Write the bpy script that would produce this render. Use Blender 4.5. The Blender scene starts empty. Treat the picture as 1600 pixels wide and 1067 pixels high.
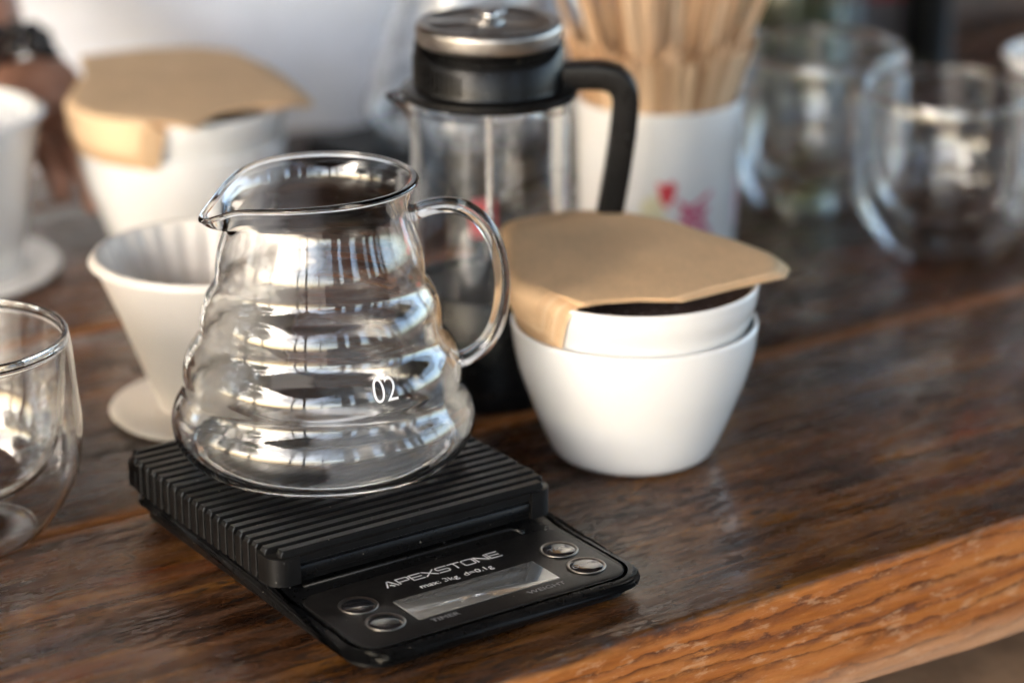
import bpy, bmesh, math, random
import numpy as np
from mathutils import Vector, Matrix, noise as mnoise

random.seed(7); np.random.seed(7)
S = 0.01                     # everything below is written in centimetres
PI = math.pi
scene = bpy.context.scene
COL = scene.collection

# ------------------------------------------------------------------ camera
CAM_H = 43.0
PITCH = math.radians(19.7)
FPX = 4000.0
cam_d = bpy.data.cameras.new('camera')
cam = bpy.data.objects.new('camera', cam_d)
COL.objects.link(cam)
cam.location = (0, 0, CAM_H * S)
cam.rotation_euler = (PI / 2 - PITCH, 0, 0)
cam_d.sensor_width = 36
cam_d.lens = 90
cam_d.clip_start = 0.02
cam_d.clip_end = 3000
cam_d.dof.use_dof = True
cam_d.dof.focus_distance = 0.993
cam_d.dof.aperture_fstop = 4.3
cam_d.dof.aperture_blades = 0
scene.camera = cam

# ------------------------------------------------------------------ light
SUN_EL, SUN_AZ = math.radians(36), math.radians(226)      # azimuth clockwise from +Y: behind the camera, to its left
world = bpy.data.worlds.new('World')
scene.world = world
world.use_nodes = True
wn = world.node_tree.nodes; wl = world.node_tree.links
sky = wn.new('ShaderNodeTexSky')
sky.sky_type = 'NISHITA'
sky.sun_disc = False
sky.sun_elevation = SUN_EL
sky.sun_rotation = SUN_AZ
sky.dust_density = 3.0
sky.air_density = 1.0
sky.ozone_density = 0.6
bg = wn['Background']
bg.inputs['Strength'].default_value = 0.15
wl.new(sky.outputs[0], bg.inputs['Color'])
sun_d = bpy.data.lights.new('sun', 'SUN')
sun = bpy.data.objects.new('sun', sun_d)
COL.objects.link(sun)
sun_d.energy = 0.5
sun_d.angle = math.radians(35)
sun_d.color = (1.0, 0.95, 0.88)
sun_dir = Vector((math.sin(SUN_AZ) * math.cos(SUN_EL), math.cos(SUN_AZ) * math.cos(SUN_EL), math.sin(SUN_EL)))
sun.rotation_euler = sun_dir.to_track_quat('Z', 'Y').to_euler()
sun.location = sun_dir * 5
scene.view_settings.view_transform = 'Standard'
scene.view_settings.look = 'None'
scene.view_settings.exposure = 3.15
scene.view_settings.gamma = 1.0
cy = scene.cycles
cy.max_bounces = 22; cy.transmission_bounces = 22; cy.glossy_bounces = 10; cy.diffuse_bounces = 4
cy.transparent_max_bounces = 12
cy.caustics_refractive = True; cy.caustics_reflective = True
cy.blur_glossy = 0.6
cy.sample_clamp_indirect = 10
cy.use_denoising = True

# ------------------------------------------------------------------ pixel -> place helpers (camera as above)
_fw = np.array([0, math.cos(PITCH), -math.sin(PITCH)]); _up = np.array([0, math.sin(PITCH), math.cos(PITCH)])
def _ray(x, y):
    return _fw + np.array([1., 0, 0]) * (x - 800) / FPX + _up * (533.5 - y) / FPX
def at(x, y, z=0.0):
    d = _ray(x, y); t = (z - CAM_H) / d[2]
    return np.array([0, 0, CAM_H]) + d * t
def at_plane(x, y, o, az):
    """hit of the pixel's ray with the vertical plane through o that contains direction az"""
    n = np.array([-math.sin(az), math.cos(az), 0.0]); d = _ray(x, y); c = np.array([0, 0, CAM_H])
    t = ((np.array([o[0], o[1], 0]) - c) @ n) / (d @ n)
    return c + d * t
TH = math.radians(34.5)
UX = np.array([math.cos(TH), math.sin(TH)]); VX = np.array([-math.sin(TH), math.cos(TH)])

# ------------------------------------------------------------------ object helpers
def link(o, parent=None):
    COL.objects.link(o)
    if parent is not None: o.parent = parent
    return o
def tag(o, label=None, cat=None, group=None, kind=None):
    if label: o['label'] = label
    if cat: o['category'] = cat
    if group: o['group'] = group
    if kind: o['kind'] = kind
    return o
def empty(name, loc=(0, 0, 0), rz=0.0):
    o = bpy.data.objects.new(name, None); COL.objects.link(o)
    o.empty_display_size = 0.02
    o.location = Vector(loc) * S; o.rotation_euler = (0, 0, rz)
    return o
def mesh(name, V, F, mat, parent=None, smooth=True, loc=None, rz=0.0, sharp=None, fix=True):
    me = bpy.data.meshes.new(name)
    me.from_pydata([tuple(float(c) * S for c in v) for v in V], [], [tuple(int(i) for i in f) for f in F])
    if fix:
        bm = bmesh.new(); bm.from_mesh(me); bmesh.ops.recalc_face_normals(bm, faces=bm.faces); bm.to_mesh(me); bm.free()
    if smooth:
        me.polygons.foreach_set('use_smooth', [True] * len(me.polygons))
        if sharp: me.set_sharp_from_angle(angle=math.radians(sharp))
    mats = mat if isinstance(mat, (list, tuple)) else [mat]
    for m in mats: me.materials.append(m)
    me.update()
    o = bpy.data.objects.new(name, me); link(o, parent)
    if loc is not None: o.location = Vector(loc) * S
    o.rotation_euler = (0, 0, rz)
    return o
def copy_tree(o, parent=None):
    c = o.copy(); COL.objects.link(c); c.parent = parent
    for ch in [x for x in bpy.data.objects if x.parent == o]:
        copy_tree(ch, c)
    return c

class MB:
    def __init__(s): s.V = []; s.F = []
    def add(s, V, F):
        n = len(s.V); s.V += [tuple(v) for v in V]; s.F += [tuple(i + n for i in f) for f in F]; return s
    def box(s, x0, x1, y0, y1, z0, z1):
        return s.add([(x0,y0,z0),(x1,y0,z0),(x1,y1,z0),(x0,y1,z0),(x0,y0,z1),(x1,y0,z1),(x1,y1,z1),(x0,y1,z1)],
                     [(0,3,2,1),(4,5,6,7),(0,1,5,4),(1,2,6,5),(2,3,7,6),(3,0,4,7)])
    def build(s, name, mat, parent=None, **k): return mesh(name, s.V, s.F, mat, parent, **k)

def catmull(P, n=6, closed=False):
    P = [np.array(p, float) for p in P]; out = []
    N = len(P); rng = range(N if closed else N - 1)
    for i in rng:
        if closed: a, b, c, d = P[(i-1) % N], P[i], P[(i+1) % N], P[(i+2) % N]
        else: b, c = P[i], P[i+1]; a = P[i-1] if i > 0 else 2*b - c; d = P[i+2] if i + 2 < N else 2*c - b
        for k in range(n):
            t = k / n
            out.append(0.5 * ((2*b) + (c-a)*t + (2*a-5*b+4*c-d)*t*t + (3*b-a-3*c+d)*t**3))
    if not closed: out.append(P[-1])
    return out
def lathe(prof, seg=96, closed=False, warp=None):
    """prof: (r, z) list; points with r<1e-6 become poles"""
    V = []; rows = []
    for (r, z) in prof:
        if r < 1e-6:
            rows.append([len(V)]); V.append((0, 0, z))
        else:
            rows.append(list(range(len(V), len(V) + seg)))
            for k in range(seg):
                a = 2 * PI * k / seg; V.append((r * math.cos(a), r * math.sin(a), z))
    F = []
    pairs = list(zip(rows[:-1], rows[1:]))
    if closed: pairs.append((rows[-1], rows[0]))
    for A, B in pairs:
        for k in range(seg):
            k2 = (k + 1) % seg
            if len(A) == 1 and len(B) == 1: continue
            if len(A) == 1: F.append((A[0], B[k2], B[k]))
            elif len(B) == 1: F.append((A[k], A[k2], B[0]))
            else: F.append((A[k], A[k2], B[k2], B[k]))
    if warp: V = [warp(*v) for v in V]
    return V, F
def sweep(path, section, ref=(0, 0, 1), cap=True, scale=None):
    """section: list of (a, b) in the frame (side, up)"""
    P = [np.array(p, float) for p in path]; V = []; F = []; n = len(section)
    ref = np.array(ref, float)
    for i, p in enumerate(P):
        t = (P[min(i+1, len(P)-1)] - P[max(i-1, 0)]); t /= np.linalg.norm(t)
        side = np.cross(t, ref); side /= np.linalg.norm(side); up = np.cross(side, t)
        k = scale(i / (len(P) - 1)) if scale else 1.0
        for a, b in section: V.append(p + side * a * k + up * b * k)
    for i in range(len(P) - 1):
        for k in range(n):
            k2 = (k + 1) % n
            F.append((i*n+k, i*n+k2, (i+1)*n+k2, (i+1)*n+k))
    if cap:
        F.append(tuple(range(n))[::-1]); F.append(tuple((len(P)-1)*n + k for k in range(n)))
    return V, F
def circ(r, n=14, sx=1.0): return [(r * sx * math.cos(2*PI*k/n), r * math.sin(2*PI*k/n)) for k in range(n)]
def rrect(hx, hy, r, n=5):
    """rounded rectangle outline, counter-clockwise"""
    o = []
    for cx, cy, a0 in ((hx-r, hy-r, 0), (-hx+r, hy-r, PI/2), (-hx+r, -hy+r, PI), (hx-r, -hy+r, 1.5*PI)):
        for k in range(n + 1):
            a = a0 + PI/2 * k / n; o.append((cx + r*math.cos(a), cy + r*math.sin(a)))
    return o
def loft(rings, cap0=True, cap1=True):
    V = []; F = []; n = len(rings[0])
    for R in rings: V += [tuple(p) for p in R]
    for i in range(len(rings) - 1):
        for k in range(n):
            k2 = (k + 1) % n; F.append((i*n+k, i*n+k2, (i+1)*n+k2, (i+1)*n+k))
    if cap0: F.append(tuple(range(n))[::-1])
    if cap1: F.append(tuple((len(rings)-1)*n + k for k in range(n)))
    return V, F

# ------------------------------------------------------------------ materials
def newmat(name):
    m = bpy.data.materials.new(name); m.use_nodes = True
    nt = m.node_tree; b = nt.nodes['Principled BSDF']
    return m, nt, b
def N(nt, typ, **k):
    n = nt.nodes.new('ShaderNode' + typ)
    for a, v in k.items():
        if a.startswith('_'): setattr(n, a[1:], v)
        else: n.inputs[a.replace('__', ' ')].default_value = v
    return n
def coords(nt, scale=(1, 1, 1), kind='Object', loc=(0, 0, 0), rot=(0, 0, 0)):
    tc = N(nt, 'TexCoord'); mp = N(nt, 'Mapping')
    mp.inputs['Scale'].default_value = [s * 100 for s in scale]      # so that one texture unit is one centimetre
    mp.inputs['Location'].default_value = loc; mp.inputs['Rotation'].default_value = rot
    nt.links.new(tc.outputs[kind], mp.inputs['Vector']); return mp.outputs[0]
def noise(nt, vec, scale=1.0, detail=4.0, rough=0.55, dist=0.0):
    n = N(nt, 'TexNoise'); n.inputs['Scale'].default_value = scale; n.inputs['Detail'].default_value = detail
    n.inputs['Roughness'].default_value = rough; n.inputs['Distortion'].default_value = dist
    nt.links.new(vec, n.inputs['Vector']); return n.outputs['Fac']
def ramp(nt, fac, stops, interp='LINEAR'):
    r = N(nt, 'ValToRGB'); cr = r.color_ramp; cr.interpolation = interp
    while len(cr.elements) < len(stops): cr.elements.new(0.5)
    for e, (p, c) in zip(cr.elements, stops):
        e.position = p; e.color = (*c, 1) if len(c) == 3 else c
    nt.links.new(fac, r.inputs[0]); return r.outputs[0]
def gray(v): return (v, v, v)
def mathn(nt, op, a, b=None, c=None, clamp=False):
    m = N(nt, 'Math'); m.operation = op; m.use_clamp = clamp
    for i, x in enumerate((a, b, c)):
        if x is None: continue
        if isinstance(x, (int, float)): m.inputs[i].default_value = x
        else: nt.links.new(x, m.inputs[i])
    return m.outputs[0]
def mixc(nt, fac, a, b, mode='MIX'):
    m = N(nt, 'Mix'); m.data_type = 'RGBA'; m.blend_type = mode
    for sock, x in ((m.inputs[0], fac), (m.inputs[6], a), (m.inputs[7], b)):
        if isinstance(x, (int, float)): sock.default_value = x
        elif isinstance(x, tuple): sock.default_value = (*x, 1)
        else: nt.links.new(x, sock)
    return m.outputs[2]
def bump(nt, h, b, strength=0.4, dist=0.02, prev=None):
    n = N(nt, 'Bump'); n.inputs['Strength'].default_value = strength; n.inputs['Distance'].default_value = dist * S
    nt.links.new(h, n.inputs['Height'])
    if prev is not None: nt.links.new(prev, n.inputs['Normal'])
    nt.links.new(n.outputs[0], b.inputs['Normal']); return n.outputs[0]
def simple(name, col, rough=0.5, metal=0.0, vary=0.12, nscale=1.5, bstr=0.08, coat=0.0, spec=0.5, sss=0.0):
    m, nt, b = newmat(name)
    v = coords(nt); f = noise(nt, v, nscale, 5)
    lo = tuple(c * (1 - vary) for c in col); hi = tuple(min(1, c * (1 + vary)) for c in col)
    nt.links.new(ramp(nt, f, [(0.3, lo), (0.7, hi)]), b.inputs['Base Color'])
    f2 = noise(nt, v, nscale * 3, 4)
    nt.links.new(ramp(nt, f2, [(0.3, gray(max(0.02, rough * 0.85))), (0.7, gray(min(1, rough * 1.15)))]), b.inputs['Roughness'])
    b.inputs['Metallic'].default_value = metal
    b.inputs['Coat Weight'].default_value = coat
    b.inputs['Specular IOR Level'].default_value = spec
    if sss:
        b.inputs['Subsurface Weight'].default_value = sss; b.inputs['Subsurface Radius'].default_value = (0.004, 0.003, 0.002)
    if bstr: bump(nt, noise(nt, v, nscale * 14, 4), b, bstr, 0.01)
    return m
def dusty(m, amount=0.10):
    """sparse pale specks of dust and lint"""
    nt = m.node_tree; b = nt.nodes['Principled BSDF']; old = b.inputs['Base Color'].links[0].from_socket
    sp = ramp(nt, noise(nt, coords(nt, (5, 5, 5)), 1.0, 2, 0.5), [(0.735, gray(0)), (0.76, gray(1))])
    film = ramp(nt, noise(nt, coords(nt, (0.5, 0.9, 0.9)), 1.0, 5, 0.65), [(0.45, gray(0)), (0.75, gray(0.06))])
    nt.links.new(mixc(nt, mathn(nt, 'ADD', mathn(nt, 'MULTIPLY', sp, 0.8), mathn(nt, 'MULTIPLY', film, 0.25)), old, (amount * 2.2, amount * 2.1, amount * 1.9)), b.inputs['Base Color'])
def glass(name, col=(0.985, 0.99, 0.985), ior=1.5, smudge=True):
    m, nt, b = newmat(name)
    b.inputs['Base Color'].default_value = (*col, 1)
    b.inputs['Transmission Weight'].default_value = 1.0
    b.inputs['IOR'].default_value = ior
    b.inputs['Roughness'].default_value = 0.0
    v = coords(nt, (1, 1, 0.5))
    bump(nt, noise(nt, v, 0.55, 2), b, 0.07, 0.06)
    return m

def wood_top(name, worn=0.5, tint=(0.9, 0.93, 0.95), edge=False, seed=0.0, width=21.0):
    """dark varnished worn table board; edge=True exposes raw orange wood on the sawn front face"""
    m, nt, b = newmat(name)
    g = coords(nt, (0.09, 0.85, 0.85), loc=(seed, seed * .7, 0))          # long grain
    fine = coords(nt, (0.42, 2.6, 2.6), loc=(seed, 0, seed))
    iso = coords(nt, (1, 1, 1), loc=(seed * 3, 0, 0))
    blot = noise(nt, coords(nt, (0.07, 0.16, 0.16), loc=(seed, seed, 0)), 1.0, 5, 0.6, 0.6)
    grain = noise(nt, g, 1.0, 8, 0.62, 0.8)
    pores = noise(nt, fine, 1.0, 6, 0.65, 0.3)
    base = ramp(nt, grain, [(0.34, (0.018, 0.0068, 0.003)), (0.5, (0.078, 0.030, 0.0105)), (0.66, (0.165, 0.070, 0.025))])
    warm = ramp(nt, blot, [(0.36, (0.40, 0.36, 0.36)), (0.46, (0.95, 0.88, 0.85)), (0.54, (1.5, 1.45, 0.75)), (0.60, (1.0, 0.85, 0.75)), (0.70, (2.1, 1.2, 0.7))])
    col = mixc(nt, 1.0, base, warm, 'MULTIPLY')
    col = mixc(nt, 1.0, col, tint, 'MULTIPLY')
    dash = ramp(nt, noise(nt, coords(nt, (1.0, 3.6, 3.6), loc=(seed, 2, seed)), 1.0, 3, 0.55), [(0.40, gray(1)), (0.445, gray(0))])
    pit = ramp(nt, pores, [(0.41, gray(1)), (0.475, gray(0))])
    patch = ramp(nt, noise(nt, coords(nt, (0.10, 0.16, 0.16), loc=(seed + 4, 0, 0)), 1.0, 4, 0.6), [(0.5 - 0.16 * worn, gray(0.12)), (0.62 - 0.1 * worn, gray(1))])
    pit = mathn(nt, 'MULTIPLY', mathn(nt, 'MAXIMUM', pit, dash), patch)
    col = mixc(nt, mathn(nt, 'MULTIPLY', pit, 0.95), col, (0.006, 0.0035, 0.0025))
    # rubbed, greyer wood between the pits
    rub = mathn(nt, 'MULTIPLY', ramp(nt, noise(nt, coords(nt, (0.25, 1.2, 1.2), loc=(0, seed, 2)), 1.0, 6, 0.6), [(0.45, gray(0)), (0.7, gray(1))]), 0.45)
    col = mixc(nt, rub, col, (0.19, 0.10, 0.06))
    spots = ramp(nt, noise(nt, iso, 0.9, 5, 0.6), [(0.30, gray(1)), (0.36, gray(0))])
    col = mixc(nt, mathn(nt, 'MULTIPLY', spots, 0.7), col, (0.012, 0.009, 0.008))
    rr = ramp(nt, noise(nt, coords(nt, (0.25, 0.8, 0.8), loc=(9, seed, 1)), 1.0, 6, 0.65), [(0.32, gray(0.15)), (0.55, gray(0.26)), (0.74, gray(0.48))])
    rough = mathn(nt, 'ADD', mathn(nt, 'MULTIPLY', pit, 0.35), rr, clamp=True)
    h = mathn(nt, 'SUBTRACT', mathn(nt, 'MULTIPLY', grain, 0.5), mathn(nt, 'MULTIPLY', pit, 0.9))
    h = mathn(nt, 'ADD', h, mathn(nt, 'MULTIPLY', noise(nt, fine, 2.2, 4), 0.25))
    if True:
        tc0 = N(nt, 'TexCoord'); s0 = N(nt, 'SeparateXYZ'); nt.links.new(tc0.outputs['Object'], s0.inputs[0])
        y0_ = mathn(nt, 'MULTIPLY', s0.outputs['Y'], 100.0)
        dd = mathn(nt, 'SUBTRACT', width, y0_)
        if not edge: dd = mathn(nt, 'MINIMUM', dd, y0_)
        dd = mathn(nt, 'ADD', dd, mathn(nt, 'MULTIPLY', mathn(nt, 'SUBTRACT', noise(nt, coords(nt, (0.3, 2, 2)), 1.0, 5, 0.6), 0.5), 0.9))
        wear = ramp(nt, dd, [(0.30, gray(1)), (0.75, gray(0))])
        col = mixc(nt, mathn(nt, 'MULTIPLY', wear, 0.75), col, (0.30, 0.115, 0.036))
    if edge:
        tc = N(nt, 'TexCoord'); sx = N(nt, 'SeparateXYZ'); nt.links.new(tc.outputs['Object'], sx.inputs[0])
        y = mathn(nt, 'MULTIPLY', sx.outputs['Y'], 100.0); z = mathn(nt, 'MULTIPLY', sx.outputs['Z'], 100.0)
        wob = mathn(nt, 'MULTIPLY', mathn(nt, 'SUBTRACT', noise(nt, coords(nt, (0.13, 0.5, 0.5)), 1.0, 7, 0.62), 0.5), 1.7)
        d = mathn(nt, 'ADD', mathn(nt, 'ADD', mathn(nt, 'MULTIPLY', z, -1.0), mathn(nt, 'MULTIPLY', y, -0.9)), wob)   # grows over the arris
        raw = ramp(nt, mathn(nt, 'MULTIPLY_ADD', d, 0.5, 0.0), [(0.0, gray(0)), (0.22, gray(1))])
        wv_ = mathn(nt, 'MULTIPLY', noise(nt, coords(nt, (0.04, 0.1, 0.26)), 1.0, 4, 0.55), 4.2)
        wv2 = mathn(nt, 'MULTIPLY', noise(nt, coords(nt, (0.55, 1.5, 1.5)), 1.0, 5, 0.65), 0.75)
        ring = mathn(nt, 'FRACT', mathn(nt, 'MULTIPLY', mathn(nt, 'ADD', mathn(nt, 'ADD', mathn(nt, 'MULTIPLY', z, -1.0), wv_), wv2), 1.25))
        rmask = ramp(nt, ring, [(0.0, gray(1.0)), (0.08, gray(0.75)), (0.30, gray(0.28)), (0.6, gray(0.0)), (0.90, gray(0.1)), (0.97, gray(1.0))])
        rough_n = noise(nt, coords(nt, (0.8, 2.2, 2.6)), 1.0, 8, 0.78)
        brk = ramp(nt, rough_n, [(0.36, gray(0.35)), (0.55, gray(1))])
        oc = ramp(nt, noise(nt, coords(nt, (0.12, 1.0, 1.4)), 1.0, 6, 0.6), [(0.3, (0.19, 0.056, 0.012)), (0.5, (0.34, 0.115, 0.024)), (0.72, (0.47, 0.195, 0.056))])
        oc = mixc(nt, mathn(nt, 'MULTIPLY', rmask, mathn(nt, 'MULTIPLY', brk, 0.92)), oc, (0.075, 0.024, 0.010))
        frz = ramp(nt, noise(nt, coords(nt, (0.7, 1.8, 2.2), loc=(3, 3, 3)), 1.0, 7, 0.72), [(0.54, gray(0)), (0.62, gray(1))])
        oc = mixc(nt, mathn(nt, 'MULTIPLY', frz, 0.5), oc, (0.50, 0.30, 0.17))
        low = ramp(nt, mathn(nt, 'MULTIPLY_ADD', z, -0.18, mathn(nt, 'MULTIPLY', wob, 0.10)), [(0.72, gray(0)), (0.92, gray(1))])
        oc = mixc(nt, mathn(nt, 'MULTIPLY', low, 0.6), oc, (0.42, 0.27, 0.17))
        stain = ramp(nt, noise(nt, coords(nt, (0.25, 0.8, 1.0), loc=(8, 1, 0)), 1.0, 6, 0.62), [(0.58, gray(0)), (0.68, gray(1))])
        oc = mixc(nt, mathn(nt, 'MULTIPLY', stain, 0.55), oc, (0.07, 0.03, 0.018))
        # dirty dark band on the top right beside the arris
        band = ramp(nt, mathn(nt, 'MULTIPLY_ADD', d, 0.16, 0.5), [(0.05, gray(0)), (0.34, gray(0.8)), (0.52, gray(1))])
        col = mixc(nt, mathn(nt, 'MULTIPLY', band, 0.55), col, (0.030, 0.016, 0.009))
        col = mixc(nt, raw, col, oc)
        rough = mathn(nt, 'ADD', rough, mathn(nt, 'MULTIPLY', raw, 0.22), clamp=True)
        h2 = mathn(nt, 'ADD', mathn(nt, 'MULTIPLY', rmask, -0.5), mathn(nt, 'MULTIPLY', rough_n, 1.3))
        mx = N(nt, 'Mix'); mx.data_type = 'FLOAT'
        nt.links.new(raw, mx.inputs[0]); nt.links.new(h, mx.inputs[2]); nt.links.new(h2, mx.inputs[3]); h = mx.outputs[0]
    nt.links.new(col, b.inputs['Base Color']); nt.links.new(rough, b.inputs['Roughness'])
    b.inputs['Specular IOR Level'].default_value = 0.32
    bump(nt, h, b, 0.5, 0.05)
    return m

def ceramic(name, col=(0.80, 0.80, 0.785), rough=0.12, coat=0.6, sss=0.06):
    m, nt, b = newmat(name)
    v = coords(nt)
    nt.links.new(ramp(nt, noise(nt, v, 0.25, 3), [(0.3, tuple(c * 0.97 for c in col)), (0.7, col)]), b.inputs['Base Color'])
    nt.links.new(ramp(nt, noise(nt, v, 1.2, 4), [(0.3, gray(rough * 0.8)), (0.7, gray(rough * 1.35))]), b.inputs['Roughness'])
    b.inputs['Coat Weight'].default_value = coat; b.inputs['Coat Roughness'].default_value = 0.06
    b.inputs['Subsurface Weight'].default_value = sss; b.inputs['Subsurface Radius'].default_value = (0.01, 0.008, 0.006)
    bump(nt, noise(nt, v, 0.8, 3), b, 0.06, 0.05)
    return m

M_GLASS = glass('carafe_glass', (0.998, 1.0, 0.994))
M_GLASS2 = glass('tumbler_glass', (0.998, 1.0, 0.996))
M_CER = ceramic('white_glaze', (0.79, 0.785, 0.765))
M_DRIP = ceramic('bisque_cream_glaze', (0.82, 0.76, 0.68), 0.34, 0.1, 0.10)
M_RUBBER = simple('black_ribbed_rubber', (0.005, 0.0048, 0.0048), 0.36, vary=0.25, nscale=2.5, bstr=0.25, spec=0.24)
M_PLAS = simple('black_satin_plastic', (0.0045, 0.0045, 0.0048), 0.30, vary=0.2, nscale=1.2, bstr=0.10, spec=0.24)
M_PANEL = simple('black_matt_panel', (0.0085, 0.008, 0.008), 0.36, vary=0.25, nscale=3, bstr=0.2, spec=0.24)
M_GROOVE_SHADE = simple('groove_shade_black', (0.003, 0.003, 0.003), 0.8, bstr=0)
M_PRINT = simple('silver_print', (0.62, 0.62, 0.63), 0.45, metal=0.2, vary=0.1, bstr=0)
M_PRINT_DIM = simple('faint_grey_print', (0.16, 0.16, 0.165), 0.5, vary=0.2, bstr=0)
M_WPRINT = simple('white_enamel_print', (0.85, 0.85, 0.85), 0.5, vary=0.03, bstr=0)
M_LCD = simple('dark_glossy_display', (0.17, 0.165, 0.155), 0.05, vary=0.06, bstr=0, coat=1.0, spec=0.9)
M_BUTTON = simple('glossy_black_button', (0.012, 0.011, 0.012), 0.06, vary=0.1, bstr=0, coat=1.0)
M_RING = simple('dull_metal_ring', (0.30, 0.28, 0.26), 0.34, metal=1.0, bstr=0.05)
M_STEEL = simple('brushed_steel_lid', (0.36, 0.335, 0.31), 0.36, metal=1.0, nscale=3, bstr=0.15)
M_ROD = simple('bright_steel', (0.75, 0.75, 0.75), 0.12, metal=1.0, bstr=0)
M_MESHD = simple('dark_plunger_mesh', (0.05, 0.048, 0.045), 0.6, metal=0.6)
M_COFFEE = simple('dark_brown_glaze', (0.13, 0.095, 0.088), 0.25, bstr=0.02)

for m_ in (M_RUBBER, M_PANEL, M_PLAS): dusty(m_)
def paper(name, col):
    m, nt, b = newmat(name)
    v = coords(nt)
    f = noise(nt, coords(nt, (3, 1.0, 3)), 1.0, 6, 0.7)
    c = ramp(nt, f, [(0.3, tuple(x * 0.94 for x in col)), (0.7, tuple(min(1, x * 1.05) for x in col))])
    f2 = noise(nt, v, 0.35, 4)
    c = mixc(nt, 1.0, c, ramp(nt, f2, [(0.3, gray(0.92)), (0.7, gray(1.05))]), 'MULTIPLY')
    nt.links.new(c, b.inputs['Base Color']); b.inputs['Roughness'].default_value = 0.85
    b.inputs['Specular IOR Level'].default_value = 0.2
    bump(nt, noise(nt, v, 5, 5), b, 0.2, 0.02)
    b.inputs['Subsurface Weight'].default_value = 0.0
    return m
M_PAPER = paper('brown_filter_paper', (0.76, 0.51, 0.295))
M_PAPER2 = paper('brown_filter_paper_light', (0.80, 0.57, 0.35))

def stickwood():
    m, nt, b = newmat('birch_stick_wood')
    oi = N(nt, 'ObjectInfo')
    c = ramp(nt, oi.outputs['Random'], [(0.0, (0.44, 0.25, 0.13)), (0.5, (0.70, 0.46, 0.27)), (1.0, (0.88, 0.66, 0.44))])
    g = ramp(nt, noise(nt, coords(nt, (6, 6, 0.4)), 1.0, 5), [(0.3, gray(0.82)), (0.7, gray(1.08))])
    nt.links.new(mixc(nt, 1.0, c, g, 'MULTIPLY'), b.inputs['Base Color']); b.inputs['Roughness'].default_value = 0.6
    return m
M_STICK = stickwood()
M_SHIRT = simple('white_cotton', (0.70, 0.73, 0.80), 0.9, vary=0.05, nscale=0.4, bstr=0.3, spec=0.2)
M_SKIN = simple('skin', (0.34, 0.165, 0.105), 0.5, vary=0.2, nscale=0.5, bstr=0.1, sss=0.1)
M_HAIR = simple('black_hair', (0.012, 0.009, 0.008), 0.45, bstr=0.4)
M_BEAD = simple('dark_glossy_bead', (0.016, 0.012, 0.011), 0.25, bstr=0)
M_TROUSER = simple('dark_trouser_cloth', (0.03, 0.035, 0.05), 0.9, bstr=0.3)
M_DARKWOOD = simple('dark_shed_wood', (0.075, 0.040, 0.022), 0.6, vary=0.4, nscale=0.05, bstr=0.3)
M_FLOOR = simple('packed_earth', (0.17, 0.115, 0.07), 0.9, vary=0.3, nscale=0.15, bstr=0.5)

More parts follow.
